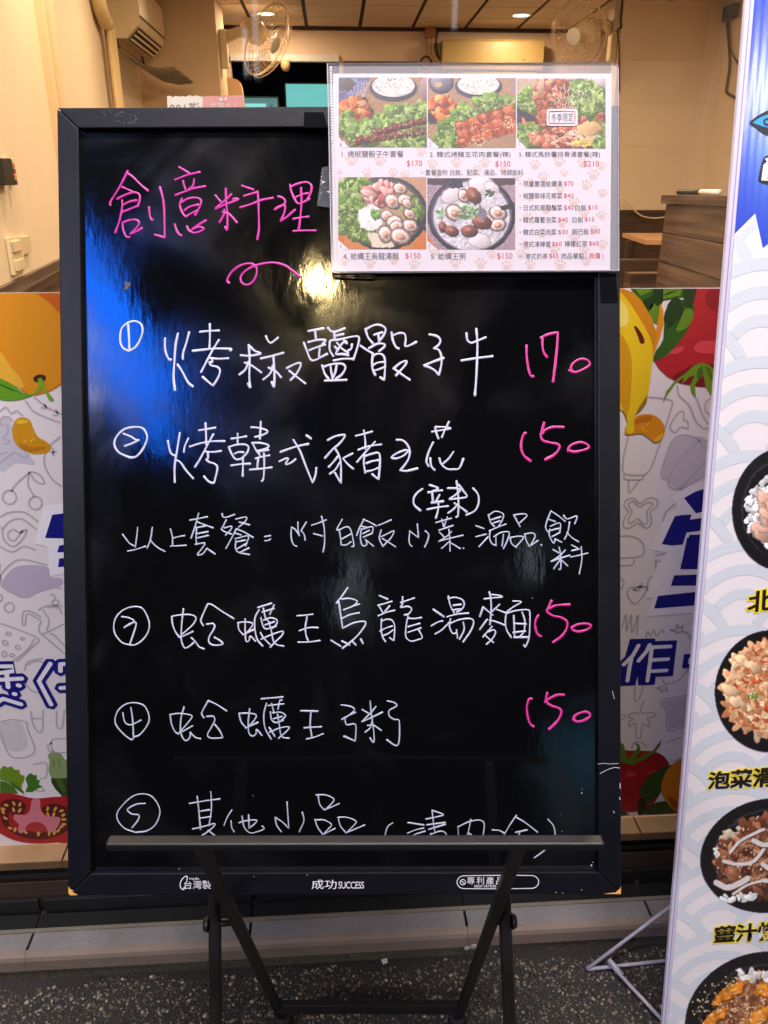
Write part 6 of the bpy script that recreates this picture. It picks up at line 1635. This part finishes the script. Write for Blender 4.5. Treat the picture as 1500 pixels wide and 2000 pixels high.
# season sticker: a slightly thick white label
sa = [BP.P(*MS(x, y), L3+.0006) for x, y in catmull([(1120,264),(1195,262),(1258,263),(1267,272),(1266,305),(1265,335),(1256,344),(1190,345),(1122,344),(1114,335),(1113,300),(1114,272)], 3, True)]
k = len(sa); mk('season_label', sa+[p-nn*.0007 for p in sa], [tuple(range(k))[::-1], tuple(range(k, 2*k))]+[(i, (i+1) % k, (i+1) % k+k, i+k) for i in range(k)], mat('label_white', (204, 196, 200), .4), menu)
mb = MB(); qs = [(1126,275),(1190,273),(1253,275),(1254,304),(1253,333),(1190,334),(1125,333),(1124,304)]
ribbon(mb, BP, [BP.uv(*MS(*p), L3+.0007) for p in qs+[qs[0], qs[1]]], .0006, L3+.0007, 0, False); mb.build('red_border', ink((176, 40, 64)), menu)
text('handwriting', '冬季限定', BP, (MS(1136, 284), MS(1246, 280), MS(1246, 324), MS(1136, 328)), ink((30, 26, 32)), menu, L3+.0008)
# clear sleeve over everything, with a binding strip of punched dots and folded edges
SLV = sleeve_mat(milk=.025)
sq = [MS(*p) for p in [(24,40),(30,37),(400,36),(900,36),(1440,34),(1460,40),(1468,58),(1469,300),(1469,700),(1470,1066),(1430,1072),(700,1074),(46,1077)]]
m = MB(); fa = [BP.P(x, y, HP+.0018) for x, y in sq]; ba_ = [BP.P(x, y, HP-.0008) for x, y in sq]
k = len(fa); m.add(fa, [tuple(range(k))[::-1]]); m.build('plastic_front', SLV, menu)
SLB = sleeve_mat('milky_plastic_back', .26)
MB().add(ba_, [tuple(range(k))[::-1]]).build('plastic_back', SLB, menu)
m = MB(); ribbon(m, BP, [BP.uv(*MS(*p), HP) for p in [(24,40),(46,1077)]], .0006, HP-.0004, .0030, False)
ribbon(m, BP, [BP.uv(*MS(*p), HP) for p in [(24,40),(30,37),(1440,34),(1460,40),(1468,58),(1470,1066)]], .00035, HP-.0004, .0024, False); ribbon(m, BP, [BP.uv(*MS(*p), HP) for p in [(46,1077),(1470,1068)]], .00045, HP-.0004, .0026, False)
m.build('sleeve_edge', mat('clear_edge', (214, 208, 210), .2), menu)
m = MB()
for i in range(74):
    t = (i+.5)/74; x, y = MS(41+22*t, 48+1020*t); a_, b_ = BP.uv(x, y, HP+.002); m.add([BP.W(a_+dx, b_+dy, HP+.0021) for dx, dy in ((-.0011, -.0011), (.0011, -.0011), (.0011, .0011), (-.0011, .0011))]+[BP.W(a_, b_, HP+.0027)], [(0, 1, 4), (1, 2, 4), (2, 3, 4), (3, 0, 4)])
m.build('embossed_edge', mat('frosted_edge', (206, 200, 204), .2), menu)
# ================================================================== STANDING BANNER at the right
ya_, Lb = R_(4.0), R_(10.95)
hB = Vector((math.cos(ya_), math.sin(ya_), 0)); bB = Vector((-math.sin(ya_), math.cos(ya_), 0)); uB = bB*math.sin(Lb)+Vector((0, 0, 1))*math.cos(Lb)
Q0 = CO+ray(1297, 1950)*(.72/ray(1297, 1950).y)
NP = Pl(Q0, hB, uB)
ban = empty('standing_banner', atZ(1297, 1990, 0)*1.0, 'tall white banner with blue top, pale waves and rice bowl photos', 'banner')
edgeL = lambda y: 1473-169.5*y/2000
BW = mat('banner_white', (224, 216, 216), .42, .02, 30); ribbed_banner_coat(BW)
u0, v0 = NP.uv(edgeL(1000), 1000)
def ulim(v): return None
ptop, pbot = NP.uv(edgeL(-260), -260), NP.uv(edgeL(2130), 2130)
WB = .62
corners = [NP.W(ptop[0], ptop[1], 0), NP.W(ptop[0]+WB, ptop[1], 0), NP.W(pbot[0]+WB, pbot[1], 0), NP.W(pbot[0], pbot[1], 0)]
nb_ = NP.n
MB().hexa([p-nb_*.003 for p in corners[::-1]]+corners[::-1]).build('banner_sheet', BW, ban)
ew = .0105; ec = [NP.W(ptop[0]-ew, ptop[1], .0016), NP.W(ptop[0]-.0001, ptop[1], .0016), NP.W(pbot[0]-.0001, pbot[1], .0016), NP.W(pbot[0]-ew*.8, pbot[1], .0016)]
MB().hexa([p-nb_*.006 for p in ec[::-1]]+ec[::-1]).build('hem_edge', mat('lavender_hem', (196, 188, 206), .35, .05, 50, bump=.15, bscale=40), ban, bevel=.0012)
ed2 = [NP.W(ptop[0]-ew*.55, ptop[1], .0018), NP.W(ptop[0]-ew*.42, ptop[1], .0018), NP.W(pbot[0]-ew*.42, pbot[1], .0018), NP.W(pbot[0]-ew*.55, pbot[1], .0018)]
mk('hem_stitch', ed2[::-1], [(0, 1, 2, 3)], mat('lavender_groove', (150, 138, 172), .5), ban)
# wave pattern: overlapping fans of rings, each ring cut where a lower fan covers it
WVC = ribbed_banner_coat(mat('wave_pale_blue', (201, 205, 211), .42, .02, 30))
def waves():
    m = MB(); sc = NP.uv(1500, 1200)[0]-NP.uv(1400, 1200)[0]; R0 = sc*1.6; rows = int((ptop[1]-pbot[1])/(R0*.5))+3
    a_, b_ = NP.uv(1445, 1220); ctr = {}
    for j in range(-rows, rows):
        for i in range(-2, 3): ctr[(i, j)] = (a_+(2*i+(j % 2))*R0, b_+j*R0*.5)
    bands = [(1.0, .872), (.715, .585), (.43, .30)]
    lim_y = NP.uv(1440, 410)[1]; zz = [NP.uv(*q) for q in ((1434.8, 457), (1475, 417), (1490, 485), (1530, 452), (1560, 495), (1600, 440), (1640, 480))]; ZX = [q[0] for q in zz]; ZY = [q[1]-.0015 for q in zz]; sl = NP.uv(edgeL(0), 0)
    umin = lambda v: pbot[0]+(ptop[0]-pbot[0])*(v-pbot[1])/(ptop[1]-pbot[1])
    for (i, j), (cx, cy) in ctr.items():
        cov = [c for (ii, jj), c in ctr.items() if jj < j and jj >= j-4 and abs(c[0]-cx) < 2.1*R0]
        for ro, ri in bands:
            n = 420; prev = None
            for k in range(n+1):
                t = math.pi*(-.1+1.2*k/n); rows_ = []
                for q in range(4):
                    r = R0*(ri+(ro-ri)*q/3); x, y = cx+r*math.cos(t), cy+r*math.sin(t)
                    x_ = max(x, umin(y)+.0004)
                    rows_.append((x_, y, y < lim_y and y > pbot[1]+.002 and x > umin(y)-.002 and x < umin(y)+WB*.36 and y < np.interp(x, ZX, ZY) and all((x-c[0])**2+(y-c[1])**2 > R0*R0 for c in cov)))
                if prev:
                    for q in range(3):
                        if all(z[2] for z in (prev[q], prev[q+1], rows_[q], rows_[q+1])):
                            m.add([NP.W(z[0], z[1], .0003) for z in (rows_[q], rows_[q+1], prev[q+1], prev[q])], [(0, 1, 2, 3)])
                prev = rows_
    return m
wv_ = waves().build('wave_pattern', WVC, ban)
# blue top with glow and torn white edge
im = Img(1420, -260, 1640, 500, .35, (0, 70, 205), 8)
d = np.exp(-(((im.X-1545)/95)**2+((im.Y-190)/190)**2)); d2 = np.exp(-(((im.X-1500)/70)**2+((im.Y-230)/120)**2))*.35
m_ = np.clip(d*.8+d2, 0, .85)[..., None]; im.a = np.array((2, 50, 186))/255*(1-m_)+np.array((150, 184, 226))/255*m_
PB = ribbed_banner_coat(attr_mat('banner_print', .42))
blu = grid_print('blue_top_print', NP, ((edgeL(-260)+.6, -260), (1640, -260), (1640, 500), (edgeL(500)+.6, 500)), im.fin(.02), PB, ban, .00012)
poly('white_torn_edge', NP, [(1434.8, 457), (1475, 417), (1490, 485), (1530, 452), (1560, 495), (1600, 440), (1640, 480), (1640, 520), (1430, 520)], BW, ban, .00025)
leafo = catmull([(1464, 240), (1480, 226), (1500, 216), (1525, 214), (1555, 226), (1570, 245), (1545, 262), (1520, 268), (1495, 264), (1478, 252)], 4, True)
poly('leaf_outline', NP, leafo, ink((14, 16, 34)), ban, .0005); poly('leaf_mark', NP, catmull([(1471, 239), (1488, 228), (1504, 223), (1530, 222), (1552, 234), (1540, 246), (1515, 250), (1495, 248), (1480, 243)], 4, True), ink((40, 150, 226)), ban, .0006)
mb = MB(); ribbon(mb, NP, [NP.uv(*p) for p in catmull([(1500, 232), (1492, 236), (1494, 243), (1504, 244), (1512, 238)], 4)], .0012, .0007); mb.build('leaf_curl', ink((14, 16, 34)), ban)
poly('black_emblem', NP, catmull([(1490, 312), (1500, 303), (1520, 300), (1550, 304), (1552, 340), (1546, 362), (1510, 362), (1484, 356), (1482, 346)], 3, True), ink((16, 16, 20)), ban, .0005)
for q in ([(1491, 322), (1498, 316), (1504, 324), (1500, 330), (1518, 330), (1518, 338), (1500, 338), (1499, 350), (1514, 350), (1514, 354), (1487, 352)], [(1494, 310), (1506, 306), (1512, 314), (1500, 318)]): poly('white_emblem', NP, q, ink((232, 228, 232)), ban, .0006)
# dishes
def dish(cx, cy, rx, ry, ang, fill, seed):
    im = Img(cx-rx-6, cy-ry-6, cx+rx+6, cy+ry+6, .8, (30, 28, 30), seed)
    im.e(cx, cy, rx, ry, ang, (62, 54, 68), 1); im.e(cx, cy, rx-2.5, ry-2.5, ang, (18, 15, 18), 1); im.e(cx-2, cy-2, rx*.80, ry*.80, ang, (48, 44, 52), 2); im.e(cx, cy, rx*.78, ry*.78, ang, (14, 11, 14), 2)
    post = fill(im)
    rr = np.hypot((im.X-cx)/rx, (im.Y-cy)/ry); im.warp(4, 9, np.clip((.86-rr)/.1, 0, 1))
    if post: post()
    c, q = math.cos(R_(ang)), math.sin(R_(ang)); dx, dy = im.X-cx, im.Y-cy
    mask = ((dx*c+dy*q)/rx)**2+((-dx*q+dy*c)/ry)**2 < 1.0
    mask &= im.X > (1474.5-169.5*im.Y/2000)
    grid_print('dish_print', NP, (im.x0, im.y0, im.x0+(im.w-1)/.8, im.y0+(im.h-1)/.8), im.fin(.05), PB, ban, .0006, mask)
def f1(im):
    im.cl(1530, 1000, 72, 72, 0, 260, 7, [(222, 218, 216), (200, 198, 200), (236, 232, 230)], .25, 1.6, (120, 118, 124))
    for x, y, a in [(1495,985,70),(1500,1015,60),(1492,1040,30),(1520,990,20),(1530,1030,80),(1550,1000,40)]: im.e(x, y, 30, 15, a, (150, 112, 98), 2); im.e(x, y-1, 28, 13, a, (190, 152, 132), 2, .4); im.l([(x-12, y-8), (x+2, y), (x+6, y+12)], 1.2, (160, 118, 102))
    im.dots(1505, 1010, 40, 40, 0, 20, 1.6, (220, 190, 170))
dish(1530, 995, 101, 122, 0, f1, 21)
def f2(im):
    im.cl(1490, 1340, 62, 78, 0, 60, 8, [(226, 222, 216)], .2, 1.5); im.cl(1490, 1345, 70, 86, 10, 460, 11, [(214, 164, 118), (222, 178, 134), (200, 136, 90), (230, 196, 158), (192, 116, 70)], .3, 3.0); im.cl(1490, 1345, 68, 84, 10, 420, 4.5, [(234, 206, 168), (196, 122, 76), (216, 160, 112), (180, 96, 54), (226, 184, 140)], .2, 3.8); im.cl(1490, 1345, 62, 76, 10, 60, 3.5, [(196, 84, 44), (182, 66, 34)], .2, 2.4); im.cl(1468, 1358, 10, 8, 0, 10, 5, [(110, 116, 50), (150, 150, 80)], .3); im.dots(1485, 1360, 55, 60, 0, 40, 1.3, (250, 226, 190))
    for x, y in [(1425,1345),(1440,1370),(1450,1290),(1470,1300)]: im.e(x, y, 22, 11, 30, (176, 116, 70), 2); im.e(x, y, 20, 9, 30, (228, 192, 150), 3, .4)
dish(1502, 1350, 107, 120, 0, f2, 22)
def f3(im):
    im.cl(1490, 1672, 95, 76, -8, 260, 7, [(222, 216, 200), (204, 190, 160), (232, 228, 216)], .2, 1.8)
    im.cl(1500, 1670, 88, 66, -10, 320, 13, [(112, 62, 40), (132, 80, 54), (94, 50, 32), (150, 98, 70)], .45, 2.8, (74, 38, 24)); im.cl(1500, 1670, 86, 62, -10, 240, 4.5, [(160, 106, 78), (84, 42, 28), (186, 136, 104), (120, 70, 46)], .2, 3.4)
    def strips():
        for pts, w in [([(1425,1662),(1445,1640),(1480,1622),(1490,1618)], 3), ([(1412,1680),(1440,1686),(1470,1680),(1490,1656)], 3.6), ([(1398,1722),(1420,1732),(1445,1722),(1458,1714)], 6), ([(1470,1640),(1490,1648),(1510,1645)], 5), ([(1488,1686),(1505,1696),(1530,1690)], 5), ([(1430,1745),(1460,1726),(1500,1716)], 2.5), ([(1488,1718),(1520,1722)], 4)]: im.l([(x+1, y+2) for x, y in map(tuple, catmull(pts, 5))], w, (96, 56, 38)); im.l([tuple(q) for q in catmull(pts, 5)], w*.92, (216, 208, 206))
        im.dots(1480, 1670, 90, 66, 0, 70, 1.3, (238, 214, 180)); im.cl(1440, 1752, 34, 7, -4, 26, 5, [(230, 226, 224)], .2, 2)
    return strips
dish(1500, 1671, 134, 112, -10, f3, 23)
def f4(im):
    im.cl(1500, 1990, 105, 84, -10, 480, 11, [(150, 92, 56), (168, 108, 70), (126, 74, 46), (180, 126, 90)], .4, 2.8, (96, 54, 34)); im.cl(1500, 1990, 105, 84, -10, 380, 4, [(190, 136, 98), (120, 66, 40), (160, 102, 66), (206, 160, 120)], .2, 3.4); im.cl(1480, 1905, 60, 8, 8, 20, 7, [(226, 222, 214)], .2)
    for pts in ([(1386,1962),(1392,1946),(1412,1926),(1444,1912),(1452,1918),(1446,1934),(1420,1950),(1398,1962)], [(1370,1998),(1384,1978),(1404,1968),(1420,1964),(1414,1982),(1396,1998),(1374,2008)], [(1468,1936),(1480,1920),(1506,1912),(1530,1912),(1520,1932),(1496,1944),(1474,1942)], [(1452,1998),(1462,1976),(1486,1960),(1510,1962),(1500,1986),(1476,2004),(1456,2008)], [(1392,2040),(1410,2020),(1440,2014),(1450,2024),(1430,2042)]):
        im.p([(x+2, y+3) for x, y in pts], (112, 58, 22)); im.p(pts, (216, 122, 26), .35, 8)
        cx_ = sum(q[0] for q in pts)/len(pts); cy_ = sum(q[1] for q in pts)/len(pts); im.p([(cx_+(x-cx_)*.6-2, cy_+(y-cy_)*.5-3) for x, y in pts], (230, 146, 48), .3, 6)
    im.dots(1460, 1965, 110, 70, 0, 300, 1.3, (242, 214, 160))
dish(1486, 1985, 150, 126, -14, f4, 24)
YL, BK = ink((238, 214, 20)), ink((22, 16, 14))
def label_(s_, quad):
    text('yellow_outline', s_, NP, quad, YL, ban, .0009, off=.085); text('dish_name', s_, NP, quad, BK, ban, .0010, off=.032)
label_('北', ((1464, 1158), (1512, 1150), (1510, 1190), (1461, 1196)))
label_('泡菜滑', ((1386, 1509), (1512, 1498), (1510, 1535), (1383, 1541)))
label_('薑汁燒', ((1398, 1811), (1522, 1799), (1519, 1834), (1395, 1842)))
# stand rods of the banner
M_rod = mat('white_enamel_rod', (176, 172, 184), .4, .1, 60)
A = atZ(1146, 1893, .004); B = CO+ray(1318, 1764)*(.86/ray(1318, 1764).y); C = atZ(1330, 1873, .006); D = atZ(1188, 1879, .014); E2 = atZ(1312, 2012, .006)
MB().tube([A, B], .0028, 10).build('stand_rod', M_rod, ban, True); MB().tube([A+Vector((.002, 0, 0)), C], .0028, 10).build('stand_rod', M_rod, ban, True); MB().tube([D, E2], .0028, 10).build('stand_rod', M_rod, ban, True)
top = NP.W(pbot[0]+WB/2, pbot[1]+1.0, -.03); MB().tube([B, top], .0028, 10).build('stand_rod', M_rod, ban, True)
MB().tube([D+Vector((0, 0, .006)), D+Vector((.016, -.02, -.004))], .0038, 8).build('rod_joint', M_rod, ban, True)
# bits on the ground
lt = tag(mk('paper_scrap', [atZ(x, y, .003) for x, y in ((744, 1874), (756, 1871), (757, 1880), (748, 1884))][::-1], [(0, 1, 2, 3)], mat('scrap_white', (220, 214, 214), .6)), 'small white paper scrap on the pebbles under the board', 'scrap')
md = MB()
for x, y, r in [(912, 1852, 9), (925, 1849, 11), (940, 1856, 7), (968, 1859, 4)]:
    p = atY(x, y, GYK-.0006); md.lathe(p, (0, -1, 0), [(r*.00055, 0), (r*.0004, .001), (0, .0016)], 9)
tag(md.build('mortar_splash', mat('pale_mortar', (170, 162, 160), .9)), 'pale mortar splash on the kerb face under the board', 'mortar', kind='stuff')
